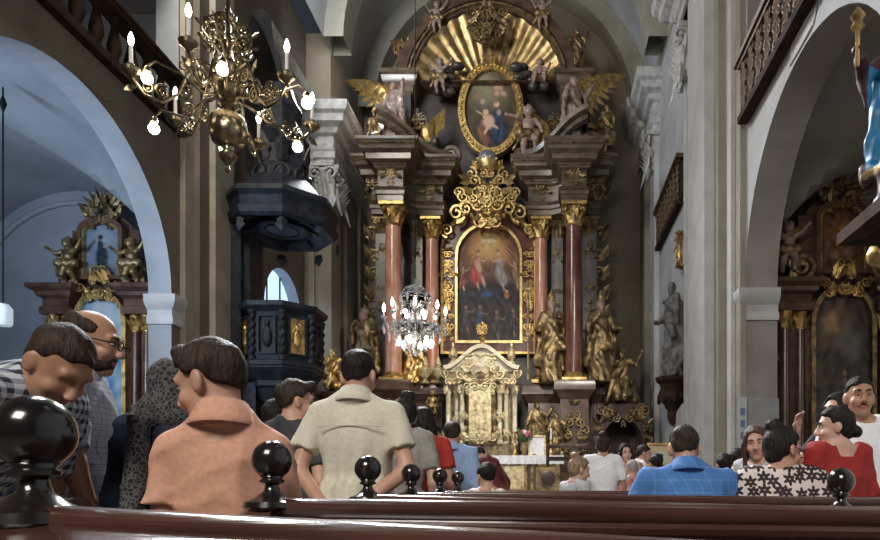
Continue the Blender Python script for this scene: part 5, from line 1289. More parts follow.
side_altar('side_altar', 'dark left chapel altar with a bright blue painting behind the men', lx, 12.75, 0, 2.15, 1.1+(487-292)*12.75/640, 1.1+(487-212)*12.75/640, cv, cu, m_altar_wood)
cv = Canvas(50, 90, (.06, .05, .045)); cv.blob(.4, .82, .4, .15, (.22, .15, .09), .9, .9); cv.blob(.3, .84, .13, .07, (.42, .26, .15), .9, .6); cv.seg(.15, .88, .45, .78, .04, (.36, .22, .12)); cv.blob(.65, .72, .3, .12, (.16, .15, .14), .9, .8); figure_blobs(cv, .55, .5, .4, (.09, .08, .09), skin=(.3, .2, .13)); figure_blobs(cv, .3, .35, .35, (.06, .05, .06), skin=(.22, .14, .1)); cv.noise(.02, 20, 6)
cu = Canvas(40, 64, (.10, .055, .03)); cu.blob(.5, .6, .4, .4, (.28, .13, .055), .9, 1); cu.blob(.5, .55, .15, .12, (.20, .04, .03), .9, .5); cu.blob(.5, .68, .1, .06, (.4, .24, .12), .9, .6); cu.blob(.35, .25, .16, .1, (.3, .18, .1), .9, .6); cu.blob(.68, .28, .15, .1, (.26, .15, .09), .9, .6); cu.noise(.02, 18, 9)
rx = P(838, 0, 12.1)[0]
side_altar('side_altar', 'dark right chapel altar with a smoky painting in a gilt frame', rx, 12.0, 0, 2.5, 1.1+(487-287)*12.0/640, 1.1+(487-195)*12.0/640, cv, cu, m_brown_marble)
putto('cherub with raised arms on the left end of the left chapel altar', 68, 284, 240, 12.5, 'fly', [m_gold_old]); putto('cherub on the right end of the left chapel altar', 131, 284, 240, 12.5, 'fly', [m_gold_old])
putto('pale cherub standing on the left cornice of the right chapel altar', 789, 272, 224, 11.8, 'fly', [m_pale_stone], wings=True)
# ------------------------------------------------------------------ pulpit with its sounding board
def pulpit():
    x, y = P(282, 0, 13.7)[0], 13.7
    t = thing('pulpit', 'black baroque pulpit with gilt relief panels on the left wall', 'pulpit', (x, y, 0))
    zt = 1.1+(487-313)*13.7/640; zb = 1.1+(487-372)*13.7/640; r = .80; RO = PI/8
    b = MB(); b.lathe([(r*.98, 0), (r*.98, zt-zb)], (x, y, zb), 8, rot=RO); bk = b.build('basket', m_pulpit, t, angle=20)
    b = MB(); b.lathe([(r, -.02), (r*1.08, .02), (r*1.08, .10), (r*1.02, .14)], (x, y, zb), 8, rot=RO); b.build('base_moulding', m_pulpit, bk, angle=20); b = MB(); b.lathe([(r*1.0, -.16), (r*1.08, -.10), (r*1.15, -.06), (r*1.17, .03), (r*1.0, .06)], (x, y, zt), 8, rot=RO); b.build('rim_moulding', m_pulpit, bk, angle=20)
    b = MB(); b.lathe([(.05, -1.5), (.14, -1.4), (.18, -1.3), (.12, -1.15), (.3, -.9), (.55, -.6), (.6, -.42), (.66, -.38), (.66, -.28), (.82, -.1), (.86, -.04), (.84, .02)], (x, y, zb), 8, rot=RO); b.build('basket_underside', m_pulpit, t, angle=25)
    for k in range(8):
        a = RO+k*PI/4; 
        if math.sin(a) > .75: continue
        b = MB(); cx, cy = x+math.cos(a)*r*1.0, y+math.sin(a)*r*1.0; hh = zt-zb
        n = 26; b.tube([(cx+.018*math.cos(i*1.3), cy+.018*math.sin(i*1.3), zb+.16+(hh-.34)*i/n) for i in range(n+1)], .055, 8); b.lathe([(.075, .12), (.08, .2), (.05, .22)], (cx, cy, zb), 10); b.lathe([(.05, -.24), (.085, -.17), (.085, -.14)], (cx, cy, zt), 10); b.build('twisted_column', m_pulpit, bk)
        a2 = RO+(k+.5)*PI/4
        if math.sin(a2) < .3:
            b = MB(); b.T = Matrix.Translation((x, y, 0)) @ Matrix.Rotation(a2+PI/2, 4, 'Z'); rr = r*math.cos(PI/8)+.01; m_ = zb+hh*.5
            b.ringpoly([(-.19, m_-.40), (.19, m_-.40), (.19, m_+.40), (-.19, m_+.40)], [(-.15, m_-.36), (.15, m_-.36), (.15, m_+.36), (-.15, m_+.36)], -rr-.04, -rr+.03)
            pn = b.build('panel_frame', m_pulpit, bk)
            if k in (4, 6):
                b = MB(); b.T = Matrix.Translation((x, y, 0)) @ Matrix.Rotation(a2+PI/2, 4, 'Z'); b.b2((-.15, -rr-.015, m_-.36), (.15, -rr+.02, m_+.36)); b.ball((0, -rr-.02, m_+.16), (.05, .04, .06), 8, 6); b.ball((0, -rr-.02, m_-.06), (.08, .04, .18), 8, 6); b.cluster((0, -rr-.02, m_), .26, .6, 6, 81, size=.05, depth=.02); b.build('relief_panel', m_gold, pn)
            else:
                b = MB(); b.T = Matrix.Translation((x, y, 0)) @ Matrix.Rotation(a2+PI/2, 4, 'Z'); b.ball((0, -rr, m_+.22), (.055, .05, .07), 8, 6); b.ball((0, -rr, m_-.04), (.1, .06, .22), 8, 6); b.build('relief_figure', m_pulpit, pn)
    # back panel on the wall, pillar below
    b = MB(); b.b2((XL, y-.55, zb-.8), (x-.62, y+.4, 6.44)); b.b2((x-.62, y-.4, zt-.2), (x-.50, y+.2, 6.42)); b.b2((x-.66, y-.5, 0), (x-.34, y-.1, zb-.3)); b.build('back_panel', m_pulpit, t)
    # sounding board
    zc = 1.1+(487-230)*13.6/640; R0 = 1.13
    c = thing('pulpit_canopy', 'black sounding board with a carved underside hanging above the pulpit', 'canopy', (x, y, zc))
    b = MB(); b.lathe([(.0, .18), (.5, .14), (R0*.86, -.02), (R0*.95, -.06), (R0, .0), (R0*1.03, .12), (R0*.97, .18), (R0*1.0, .34), (R0*1.07, .42), (R0*1.06, .52), (R0*.9, .60), (.75, .9), (.62, 1.0), (.6, 1.15), (.5, 1.3), (.44, 1.7), (.50, 1.85), (.56, 1.95), (.44, 2.05), (.36, 2.3), (.42, 2.6), (.3, 2.8), (.2, 3.1)], (x, y, zc), 8, rot=RO); cb = b.build('canopy_body', m_pulpit, c, angle=20)
    b = MB()
    for k in range(8):
        a = k*PI/4+RO; b.tube([(x+math.cos(a)*rr, y+math.sin(a)*rr, zc+zz) for rr, zz in ((.2, .14), (.6, .09), (.9, -.03))], .03, 6)
        b.T = Matrix.Translation((x, y, zc)) @ Matrix.Rotation(a+PI/2, 4, 'Z'); b.leaf((0, -R0, -.12), -PI/2, .26, .12, .0); b.spiral((0, -.55, 1.05), .2, 1.4, PI/2, 1, w=.05); b.leaf((0, -.5, 1.3), PI/2, .6, .14, .1); b.T = None
    b.build('canopy_carving', m_pulpit, cb)
    b = MB(); b.lathe([(.30, .08), (.38, .04), (.34, .0), (.28, .06)], (x, y, zc), 20); b.build('carved_ring', m_pulpit, cb); b = MB(); b.lathe([(.58, .03), (.64, -.01), (.60, -.03), (.56, .02)], (x, y, zc), 8, rot=RO); b.build('carved_ring', m_pulpit, cb)
    b = MB(); b.b2((XL, y-.4, zc+.25), (x-.4, y+.3, zc+.65)); b.build('wall_bracket', m_pulpit, c)
    
pulpit()
# ------------------------------------------------------------------ brass chandelier
def brass_chandelier():
    x, y = P(228, 0, 6.5)[0], 6.5; zr = 1.1+385*6.5/640
    t = thing('brass_chandelier', 'large brass chandelier with lit candle bulbs and globes at upper left', 'chandelier', (x, y, zr))
    zb = 1.1+(487-131)*6.5/640
    b = MB(); b.lathe([(.0, -.17), (.15*.35, -.165), (.14, -.12), (.175, 0), (.155, .12), (.08, .19), (.06, .22)], (x, y, zb), 48, rib=.07, ribn=24); b.build('ribbed_ball', m_brass, t, angle=60)
    b = MB(); b.lathe([(0, -.44), (.015, -.42), (.03, -.40), (.012, -.36), (.035, -.33), (.085, -.28), (.09, -.24), (.05, -.21), (.06, -.18), (.05, -.15)], (x, y, zb), 20); b.build('pendant_finial', m_brass, t)
    b = MB(); b.lathe([(.06, .2), (.10, .24), (.05, .28), (.13, .34), (.15, .42), (.08, .48), (.05, .52), (.09, .60), (.10, .66), (.05, .72), (.04, .85), (.06, .9), (.03, .95), (.03, 1.2), (.02, 1.25)], (x, y, zb), 20); b.build('stem', m_brass, t)
    b = MB(); b.tube([(x, y, zb+1.2), (x, y, zb+5.2)], .016, 6); b.build('suspension_rod', m_iron, t)
    # crown of scrolls round the stem
    b = MB()
    for k in range(8):
        b.T = Matrix.Translation((x, y, zb)) @ Matrix.Rotation(k*PI/4, 4, 'Z')
        b.spiral((.16, 0, .88), .085, 1.5, PI, 1, w=.016, n=16); b.spiral((.17, 0, 1.02), .06, 1.5, -PI/2, -1, w=.012, n=14); b.spiral((.09, 0, 1.10), .05, 1.4, 0, 1, w=.01, n=12); b.tube([(.05, 0, .72), (.12, 0, .80), (.24, 0, .92), (.22, 0, 1.04), (.12, 0, 1.12)], .010, 5); b.leaf((.24, 0, .95), .6, .09, .022, 0)
        b.spiral((.12, 0, .50), .06, 1.4, PI, 1, w=.012, n=12)
    b.T = None; b.build('scroll_crown', m_brass, t)
    def lights(parent_part, px_, py_, pz_, up, s_=1):
        pass
    T0 = Matrix.Translation((x, y, 0))
    for k in range(6):
        a = R(34)+k*PI/3; T = T0 @ Matrix.Rotation(a, 4, 'Z') @ Matrix.Diagonal((.92, .92, 1, 1)); zz = zr
        b = MB(); b.T = T
        pts = [(.05, 0, zb+.42), (.16, 0, zb+.60), (.30, 0, zb+.62), (.40, 0, zb+.42), (.48, 0, zb+.22), (.62, 0, zb+.10), (.78, 0, zb+.12), (.88, 0, zb+.24), (.90, 0, zz)]
        sp = []
        for i in range(len(pts)-1):
            for u in range(4):
                f = u/4; sp.append(tuple(pts[i][j]+(pts[i+1][j]-pts[i][j])*f for j in range(3)))
        sp.append(pts[-1]); b.tube(sp, .016, 7)
        b.spiral((.27, 0, zb+.48), .11, 1.6, PI/2, 1, w=.018); b.spiral((.42, 0, zb+.26), .08, 1.5, -PI/2, -1, w=.015); b.spiral((.62, 0, zb+.20), .075, 1.6, -PI/2, 1, w=.014); b.spiral((.76, 0, zb+.20), .06, 1.5, -PI/2, -1, w=.012); b.leaf((.86, 0, zb+.18), -.6, .12, .03, 0); b.leaf((.36, 0, zb+.50), .9, .14, .03, 0)
        ar = b.build('arm', m_brass, t)
        b = MB(); b.T = T; b.lathe([(.02, -.05), (.05, -.02), (.085, .0), (.095, .03), (.06, .03), (.03, .05), (.03, .08)], (.9, 0, zz), 14); b.build('drip_pan', m_brass, ar)
        b = MB(); b.T = T; b.lathe([(.018, .06), (.018, .25)], (.9, 0, zz), 10); b.build('candle', m_candle, t)
        b = MB(); b.T = T; b.lathe([(.012, .25), (.024, .28), (.030, .31), (.020, .35), (.004, .385)], (.9, 0, zz), 10); b.build('candle_bulb', m_flame, t)
    for a, zz, rr in ((292, 4.95, .62), (215, 4.98, .70), (347, 4.86, .90), (188, 4.67, .70), (36, 4.75, .68), (120, 4.8, .6)):
        T = T0 @ Matrix.Rotation(R(a), 4, 'Z'); b = MB(); b.T = T
        b.tube([(.06, 0, zb+.36), (.22, 0, zb+.30), (rr*.6, 0, zz+.16), (rr*.9, 0, zz+.20), (rr, 0, zz+.13)], .012, 6); b.spiral((rr*.55, 0, zz+.24), .07, 1.5, PI/2, 1, w=.012); b.lathe([(.03, .06), (.045, .07), (.03, .11), (.014, .13)], (rr, 0, zz), 12); b.build('lamp_arm', m_brass, t)
        b = MB(); b.T = T; b.ball((rr, 0, zz+.015), .052, 14, 10); b.build('globe_bulb', m_globe, t)
    d = bpy.data.lights.new('chandelier_glow', 'POINT'); d.energy = 22; d.color = (1, .84, .62); d.shadow_soft_size = .5
    o = bpy.data.objects.new('chandelier_glow', d); C.objects.link(o); o.location = (x, y, zr+.15)
brass_chandelier()
# ------------------------------------------------------------------ crystal chandelier
def crystal_chandelier():
    dd = 10.4; x, y = P(415, 0, dd)[0], dd; zc = 1.1+(487-322)*dd/640
    t = thing('crystal_chandelier', 'lit crystal chandelier hanging in front of the red marble columns', 'chandelier', (x, y, zc))
    b = MB(); b.tube([(x, y, zc+.7), (x, y, zc+9)], .010, 6); b.build('suspension_rod', m_iron, t)
    b = MB(); b.lathe([(.02, .62), (.05, .58), (.02, .5), (.04, .4), (.08, .3), (.03, .22), (.09, .1), (.10, 0), (.04, -.1), (.07, -.2), (.03, -.32), (.0, -.4)], (x, y, zc), 14); b.build('glass_stem', m_crystal, t)
    b = MB()
    for k in range(8):
        b.T = Matrix.Translation((x, y, zc)) @ Matrix.Rotation(k*PI/4+.2, 4, 'Z'); b.tube([(.06, 0, -.05), (.2, 0, -.16), (.36, 0, -.14), (.47, 0, -.04), (.49, 0, .05)], .013, 6); b.lathe([(.02, .02), (.055, .05), (.06, .065), (.02, .07)], (.49, 0, 0), 10)
    b.T = None; b.build('glass_arms', m_crystal, t)
    for k in range(8):
        b = MB(); b.T = Matrix.Translation((x, y, zc)) @ Matrix.Rotation(k*PI/4+.2, 4, 'Z'); b.lathe([(.014, .06), (.014, .14)], (.49, 0, 0), 8); cd = b.build('candle', m_candle, t)
        b = MB(); b.T = Matrix.Translation((x, y, zc)) @ Matrix.Rotation(k*PI/4+.2, 4, 'Z'); b.lathe([(.012, .14), (.022, .17), (.026, .20), (.016, .25), (.003, .28)], (.49, 0, 0), 10); b.build('candle_bulb', m_flame, cd)
    for k in range(6):
        a = k*PI/3+.4; b = MB(); b.ball((x+.26*math.cos(a), y+.26*math.sin(a), zc-.36), (.04, .04, .048), 10, 8); b.lathe([(.02, .04), (.03, .07), (.01, .1)], (x+.26*math.cos(a), y+.26*math.sin(a), zc-.36), 8); b.build('globe_bulb', m_globe, t)
    for k in range(4):
        a = k*PI/2+.9; b = MB(); b.ball((x+.2*math.cos(a), y+.2*math.sin(a), zc+.13), (.035, .035, .045), 10, 8); b.build('globe_bulb', m_globe, t)
    drop = MB(); drop.lathe([(0, -.085), (.018, -.06), (.022, -.045), (.008, -.005), (.012, .01), (0, .022)], (0, 0, 0), 6)
    first = None; spots = []
    for (rr, zz, n) in ((.24, .40, 10), (.29, .26, 12), (.22, .02, 8), (.34, -.1, 12), (.50, -.10, 16), (.42, -.22, 12), (.30, -.30, 10), (.18, -.38, 7), (.08, -.46, 4)):
        for k in range(n): a = 2*PI*(k+.5*(n % 4))/n; spots.append((x+rr*math.cos(a), y+rr*math.sin(a), zc+zz))
    for s_ in spots:
        if first is None: first = drop.build('crystal_pendant', m_crystal, None, angle=15); first.parent = t; first.location = Vector(s_)-Vector((x, y, zc)); first.scale = (1.05, 1.05, 1.25)
        else: c_ = first.copy(); C.objects.link(c_); c_.parent = t; c_.location = Vector(s_)-Vector((x, y, zc))
    b = MB()
    def string(p0, p1, sag, n):
        for i in range(n+1):
            u = i/n; b.ball((p0[0]+(p1[0]-p0[0])*u, p0[1]+(p1[1]-p0[1])*u, p0[2]+(p1[2]-p0[2])*u-sag*math.sin(PI*u)), .0125, 6, 4)
    for k in range(10):
        a = 2*PI*k/10; a2 = a+2*PI/10; pc = lambda r_, z_, q: (x+r_*math.cos(q), y+r_*math.sin(q), zc+z_)
        string(pc(.06, .56, a), pc(.25, .42, a), -.05, 7); string(pc(.25, .42, a), pc(.25, .42, a2), .06, 6); string(pc(.25, .40, a), pc(.12, .05, a), .05, 9); string(pc(.10, 0, a), pc(.40, -.08, a), .10, 9); string(pc(.40, -.08, a), pc(.40, -.08, a2), .07, 6); string(pc(.38, -.12, a), pc(.10, -.42, a), .08, 9)
    b.build('crystal_strings', m_crystal, t)['kind'] = 'stuff'
    b = MB(); b.lathe([(.24, .40), (.255, .41), (.25, .43), (.235, .42), (.24, .40)], (x, y, zc), 20); b.build('metal_ring', m_silver, t); b = MB(); b.lathe([(.33, -.09), (.345, -.08), (.34, -.06), (.325, -.07), (.33, -.09)], (x, y, zc), 20); b.build('metal_ring', m_silver, t)
    d = bpy.data.lights.new('crystal_glow', 'POINT'); d.energy = 5; d.color = (1, .88, .7); d.shadow_soft_size = .4
    o = bpy.data.objects.new('crystal_glow', d); C.objects.link(o); o.location = (x, y, zc-.55)
crystal_chandelier()
# hanging lamp in the left chapel
t = thing('hanging_lamp', 'white glass lamp on a long cord in the left chapel', 'lamp', P(3, 315, 9.6))
lx_, ly_, lz_ = P(3, 315, 9.6)
b = MB(); b.lathe([(.10, -.16), (.12, -.12), (.12, .1), (.07, .16)], (lx_, ly_, lz_), 16); b.build('lamp_glass', mat('opal_glass', (.75, .85, .95), rough=.2, emit=.5), t)
b = MB(); b.tube([(lx_, ly_, lz_+.16), (lx_, ly_, 7.1)], .012, 6); b.lathe([(.02, .2), (.05, .1), (.02, 0)], (lx_, ly_, 6.75), 10); b.build('lamp_cord', m_iron, t)
# ------------------------------------------------------------------ boards, icon, desk, flowers, candlesticks
t = thing('notice_board', 'plain grey notice board leaning by the right chapel altar', 'board', P(763, 430, 10.74))
x0, x1 = P(748, 0, 10.72)[0], P(779, 0, 10.72)[0]; z0, z1 = P(0, 455, 10.72)[2], P(0, 398, 10.72)[2]
b = MB(); b.b2((x0, 10.72, z0), (x1, 10.76, z1)); b.build('board_panel', mat('grey_board', (.34, .34, .36), (.28, .28, .3), 5, .7), t)
b = MB(); 
for xx in (x0+.05, x1-.05): b.b2((xx-.025, 10.73, 0), (xx+.025, 10.79, z0+.3))
b.build('stand_leg', m_iron, t)
m_blue = mat('blue_banner', (.14, .2, .34), rough=.7)
t = thing('roll_up_banner', 'narrow blue and white striped banner beside the grey board', 'banner', P(740, 487, 10.7))
x0, z1 = P(738.5, 0, 10.7)[0], P(0, 397, 10.7)[2]
b = MB(); b.b2((x0, 10.7, .1), (x0+.14, 10.72, z1)); b.build('banner_sheet', mat('pale_banner', (.5, .53, .58), rough=.7), t)
b = MB()
for i in range(11): b.b2((x0+.035, 10.69, .3+i*.2), (x0+.105, 10.701, .42+i*.2))
b.build('banner_stripes', m_blue, t)
b = MB(); b.b2((x0-.06, 10.6, 0), (x0+.2, 10.82, .1)); b.build('banner_base', m_iron, t)
t = thing('framed_icon', 'gold framed icon of a haloed figure on an easel by the chancel steps', 'framed picture', P(660, 487, 10.0))
x0, x1 = P(647, 0, 10)[0], P(674, 0, 10)[0]; z0, z1 = P(0, 482, 10)[2], P(0, 443, 10)[2]; ic = ((x0+x1)/2, (z0+z1)/2)
cv = Canvas(40, 60, (.62, .52, .32)); cv.blob(.5, .62, .30, .22, (.50, .60, .56), 1, .2); cv.blob(.5, .60, .15, .12, (.50, .33, .22), 1, .3); cv.blob(.5, .28, .32, .25, (.30, .12, .10), 1, .3); cv.blob(.5, .70, .16, .06, (.12, .07, .04), 1, .3)
c1 = canvas_mesh('icon_panel', cv, t, ic[0], 10.0, ic[1], x1-x0-.06, z1-z0-.06)
b = MB(); b.ringpoly([(x0, z0), (x1, z0), (x1, z1), (x0, z1)], [(x0+.035, z0+.035), (x1-.035, z0+.035), (x1-.035, z1-.035), (x0+.035, z1-.035)], 9.97, 10.03); b.build('icon_frame', m_gold, t)
for xx in (x0+.06, x1-.06):
    b = MB(); b.tube([(xx, 9.98, 0), (xx, 10.04, z1)], .02, 6); b.build('easel_leg', m_dark_wood, t)
b = MB(); b.tube([(ic[0], 10.4, 0), (ic[0], 10.04, z1)], .02, 6); b.build('easel_leg', m_dark_wood, t); b = MB(); b.b2((x0, 9.95, z0-.03), (x1, 10.02, z0)); b.build('easel_ledge', m_dark_wood, t)
# wooden desk with gilt box in the chancel
dx0, dx1 = P(546, 0, 12.0)[0], P(588, 0, 12.0)[0]; dz = P(0, 446, 12.0)[2]
t = thing('kneeling_desk', 'dark wooden desk frame standing in front of the altar table', 'desk', ((dx0+dx1)/2, 12.0, 0))
b = MB(); b.box(((dx0+dx1)/2, 12.0, dz), (dx1-dx0, .42, .05), rx=.15); b.build('desk_top', m_pew, t)
for xx in (dx0+.03, dx1-.03):
    for yy in (11.84, 12.16): b = MB(); b.b2((xx-.03, yy-.03, 0), (xx+.03, yy+.03, dz)); b.build('leg', m_pew, t)
b = MB(); b.b2((dx0, 11.98, .3), (dx1, 12.02, .36)); b.b2((dx0, 11.98, dz-.28), (dx1, 12.02, dz-.2)); b.build('stretcher', m_pew, t)
gx0, gx1 = P(536, 0, 11.4)[0], P(560, 0, 11.4)[0]; gz0, gz1 = 0, P(0, 467, 11.4)[2]
t = thing('gilt_chest', 'gilded box with a small round picture in front of the wooden desk', 'box', ((gx0+gx1)/2, 11.4, 0))
b = MB(); b.b2((gx0, 11.25, 0), (gx1, 11.55, gz1)); b.build('chest_body', m_gold_old, t)
b = MB(); b.lathe([(.13, 0), (.13, .02), (.10, .025)], (0, 0, 0), 18); b.v = [(v[0]+(gx0+gx1)/2, 11.25-v[2], v[1]+gz1-.2) for v in b.v]; b.build('round_picture', m_brown_marble, t)
def vase(label, x, y, z, cols, seed, s_=1.0, spread=.3):
    t = thing('flower_vase', label, 'flowers', (x, y, z)); q = random.Random(seed)
    b = MB(); b.lathe([(.08*s_, 0), (.09*s_, .03*s_), (.05*s_, .08*s_), (.12*s_, .2*s_), (.10*s_, .32*s_), (.13*s_, .36*s_)], (x, y, z), 14); b.build('vase', m_gold_old, t)
    b = MB(); 
    for i in range(34): a = q.uniform(0, 2*PI); rr = q.uniform(.05, spread)*s_; b.T = Matrix.Translation((x, y, z+.34*s_)) @ Matrix.Rotation(a, 4, 'Z'); b.leaf((0, 0, 0), q.uniform(.5, 1.5), rr*1.5, .035*s_, q.uniform(-.3, .3))
    b.T = None; b.build('leaves', mat('leaf_green', (.06, .12, .035), (.12, .2, .06), 12, .6), t)
    for i in range(16):
        a = q.uniform(0, 2*PI); el = q.uniform(.1, 1.4); rr = spread*s_*q.uniform(.7, 1.05); cx, cy, cz = x+rr*math.cos(a)*math.cos(el), y+rr*math.sin(a)*math.cos(el), z+.42*s_+rr*math.sin(el)*.9
        b = MB()
        for k in range(5): b.ball((cx+.028*s_*math.cos(k*1.257), cy-.01, cz+.028*s_*math.sin(k*1.257)), .028*s_, 6, 4)
        b.ball((cx, cy-.02, cz), .022*s_, 6, 4); b.build('blossom', cols[i % len(cols)], t)
m_pink = mat('pink_petals', (.55, .13, .18), rough=.6); m_wht = mat('white_petals', (.75, .7, .62), rough=.6); m_rose = mat('rose_petals', (.42, .09, .12), rough=.6)
vx, vy, vz = P(524, 0, 17.1)[0], 17.1, 1.93
vase('pink and white flowers in a vase at the right end of the altar table', vx, vy, vz, [m_pink, m_wht, m_rose], 3, 1.0, .34)
vase('pink and red flowers at the left end of the altar table', P(433, 0, 17.1)[0], 17.1, 1.93, [m_pink, m_rose, m_pink], 5, 1.0, .34)
def candlestick(label, x, y, z, h_):
    t = thing('candlestick', label, 'candlestick', (x, y, z))
    b = MB(); b.lathe([(.12, 0), (.12, .03), (.05, .1), (.03, .2), (.06, .28), (.025, .36), (.03, h_*.55), (.07, h_*.58), (.03, h_*.6)], (x, y, z), 12); b.build('holder', m_gold, t)
    b = MB(); b.lathe([(.022, h_*.58), (.022, h_)], (x, y, z), 10); b.build('candle', m_candle, t)
candlestick('gilded candlestick on the right end of the altar cloth', P(551, 0, 17.2)[0], 17.2, 1.93, .75)
candlestick('gilded candlestick just right of the tabernacle shrine', P(515, 0, 17.25)[0], 17.25, 1.93, 1.1); candlestick('gilded candlestick just left of the tabernacle shrine', P(448, 0, 17.25)[0], 17.25, 1.93, 1.1)
t = thing('altar_card', 'white framed altar card standing right of the tabernacle', 'card', P(537, 440, 17.35)); ax_ = P(537, 0, 17.3)[0]
b = MB(); b.b2((ax_-.2, 17.3, 1.93), (ax_+.2, 17.34, 2.45)); b.build('card', m_cloth_white, t); b = MB(); b.ringpoly([(ax_-.24, 1.93), (ax_+.24, 1.93), (ax_+.24, 2.5), (ax_-.24, 2.5)], [(ax_-.19, 1.97), (ax_+.19, 1.97), (ax_+.19, 2.45), (ax_-.19, 2.45)], 17.28, 17.35); b.build('card_frame', m_gold_pale, t)
for k, (px, lab) in enumerate(((424, 'gilded urn on the left pedestal ledge behind the crystal chandelier'), (437, 'gilded urn just left of the tabernacle pediment'))):
    ux = P(px, 0, 18.3)[0]; t = thing('gilded_urn', lab, 'urn', (ux, 18.75, 4.08)); b = MB(); b.lathe([(.12, 0), (.13, .04), (.05, .12), (.17, .3), (.18, .42), (.08, .5), (.1, .55)], (ux, 18.3+.2, 4.08), 12); b.build('urn_body', m_gold_pale, t); b = MB(); b.lathe([(.1, .55), (.07, .65), (.02, .8)], (ux, 18.5, 4.08), 10); b.build('urn_lid', m_gold_pale, t)
# holy water stoup on the right wall
t = thing('iron_sconce', 'small black iron sconce on the right wall below the stone saint', 'sconce', (XR, 16.1, 2.9)); sz = 1.1+(487-412)*16.1/640
b = MB(); b.tube([(XR, 16.1, sz+.2), (XR-.25, 16.1, sz+.15), (XR-.3, 16.1, sz), (XR-.2, 16.1, sz-.2), (XR, 16.1, sz-.25)], .03, 6); b.build('sconce_arm', m_iron, t); b = MB(); b.lathe([(.04, 0), (.09, .06), (.09, .10), (.03, .1)], (XR-.3, 16.1, sz+.05), 10); b.build('sconce_cup', m_iron, t)
# ------------------------------------------------------------------ pews with ball finials
PROF_RAIL = [(-.030, -.075), (-.034, -.060), (-.026, -.048), (-.034, -.040), (-.040, -.024), (-.037, -.010), (-.028, -.002), (-.012, 0), (.012, -.001), (.030, -.006), (.040, -.018), (.040, -.034), (.030, -.046), (.024, -.075)]
def pew(label, xl, xr, dl, dr, zl, zr, ends=(True, True), group='rows of dark pews'):
    t = thing('pew', label, 'pew', ((xl+xr)/2, (dl+dr)/2, 0), group=group)
    def pt(u, oy, z): return (xl+(xr-xl)*u, dl+(dr-dl)*u+oy, z)
    def zt(u): return zl+(zr-zl)*u
    def strip(prof, name, m, u0=0, u1=1, par=None, rel=True):
        b = MB(); k = len(prof); n = 6; V = []
        for i in range(n+1):
            u = u0+(u1-u0)*i/n
            for (oy, z) in prof: V.append(pt(u, oy, (zt(u)+z) if rel else z))
        Fc = [(i*k+j, (i+1)*k+j, (i+1)*k+(j+1) % k, i*k+(j+1) % k) for i in range(n) for j in range(k)]+[tuple(range(k-1, -1, -1)), tuple(n*k+j for j in range(k))]
        b.raw(V, Fc); return b.build(name, m, par or t, angle=35)
    strip(PROF_RAIL, 'top_rail', m_pew, -.03, 1.03)
    bp = strip([(-.018, -.52), (-.018, -.07), (.016, -.07), (.016, -.52)], 'back_panel', m_pew)
    strip([(-.030, -.60), (-.034, -.52), (-.022, -.50), (.022, -.50), (.026, -.60)], 'back_rail', m_pew)
    strip([(.02, .43), (.02, .47), (.33, .47), (.35, .455), (.34, .43)], 'seat', m_pew, rel=False)
    strip([(-.16, -.20), (-.16, -.17), (-.02, -.14), (-.02, -.17)], 'book_ledge', m_pew, .04, .96) if dl > 1.2 else None
    strip([(-.030, -.020), (-.21, -.070), (-.22, -.072), (-.222, -.095), (-.030, -.075)], 'reading_ledge', m_pew, -.01, 1.0) if dl < 1 else None
    for k, u in enumerate((0, 1)):
        if not ends[k]: continue
        e = zt(u); x, y, _ = pt(u, 0, 0); sg = -1 if u == 0 else 1
        b = MB(); prof = [(-.05, 0), (-.05, e-.16), (-.08, e-.10), (-.075, e-.05), (-.03, e-.015), (.03, e-.015), (.06, e-.10), (.12, e-.35), (.24, .62), (.36, .56), (.36, 0)]
        b.raw([(x+sg*.0, y+p[0], p[1]) for p in prof]+[(x+sg*.055, y+p[0], p[1]) for p in prof], [tuple(range(len(prof))), tuple(range(2*len(prof)-1, len(prof)-1, -1))]+[(i, (i+1) % len(prof), len(prof)+(i+1) % len(prof), len(prof)+i) for i in range(len(prof))])
        ep = b.build('end_panel', m_pew, t, angle=30)
        b = MB(); xx = x+sg*.02; b.lathe([(.058, -.03), (.066, -.022), (.062, -.009), (.039, .0), (.030, .008), (.020, .016), (.016, .028), (.016, .032), (.028, .037), (.029, .043), (.017, .048), (.016, .055)], (xx, y, e), 24); b.build('finial_stem', m_ebony, ep)
        zc = e+.091; rb = .0465; b = MB(); b.ball((xx, y, zc), (rb, rb, rb*1.02), 32, 20); b.lathe([(.016, -.060), (.019, -.050), (.028, -.039)], (xx, y, zc), 20); b.build('ball_finial', m_ebony, ep, angle=0)
    return t
pew('nearest dark pew, its shiny rail running across the bottom edge', -.63, 1.35, .815, .66, 1.078, .982)
pew('second dark pew from the front edge, its finial in front of the boy in orange', -.637, 1.1, 1.54, 1.54, 1.074, 1.05)
pew('third dark pew, with the ball finial in front of the woman in red', -.608, 1.03, 2.27, 2.27, 1.074, 1.03)
pew('fourth dark pew, where the man in the blue checked shirt sits', -.625, 1.55, 3.08, 3.08, 1.074, 1.052, (True, False))
pew('fifth dark pew, its finial in front of the red dress', -.625, 1.1, 3.93, 3.93, 1.077, 1.066, (True, False))
pew('foremost pew with the smallest visible ball finial', -.622, 1.1, 4.72, 4.72, 1.078, 1.07, (True, False))
pew('dark pew across the aisle under the leaning man', -4.4, -1.22, 1.55, 1.55, 1.074, 1.074, (False, False))
pew('dark pew across the aisle that the bald man leans on', -4.4, -1.75, 3.0, 3.0, 1.05, 1.05, (False, False))
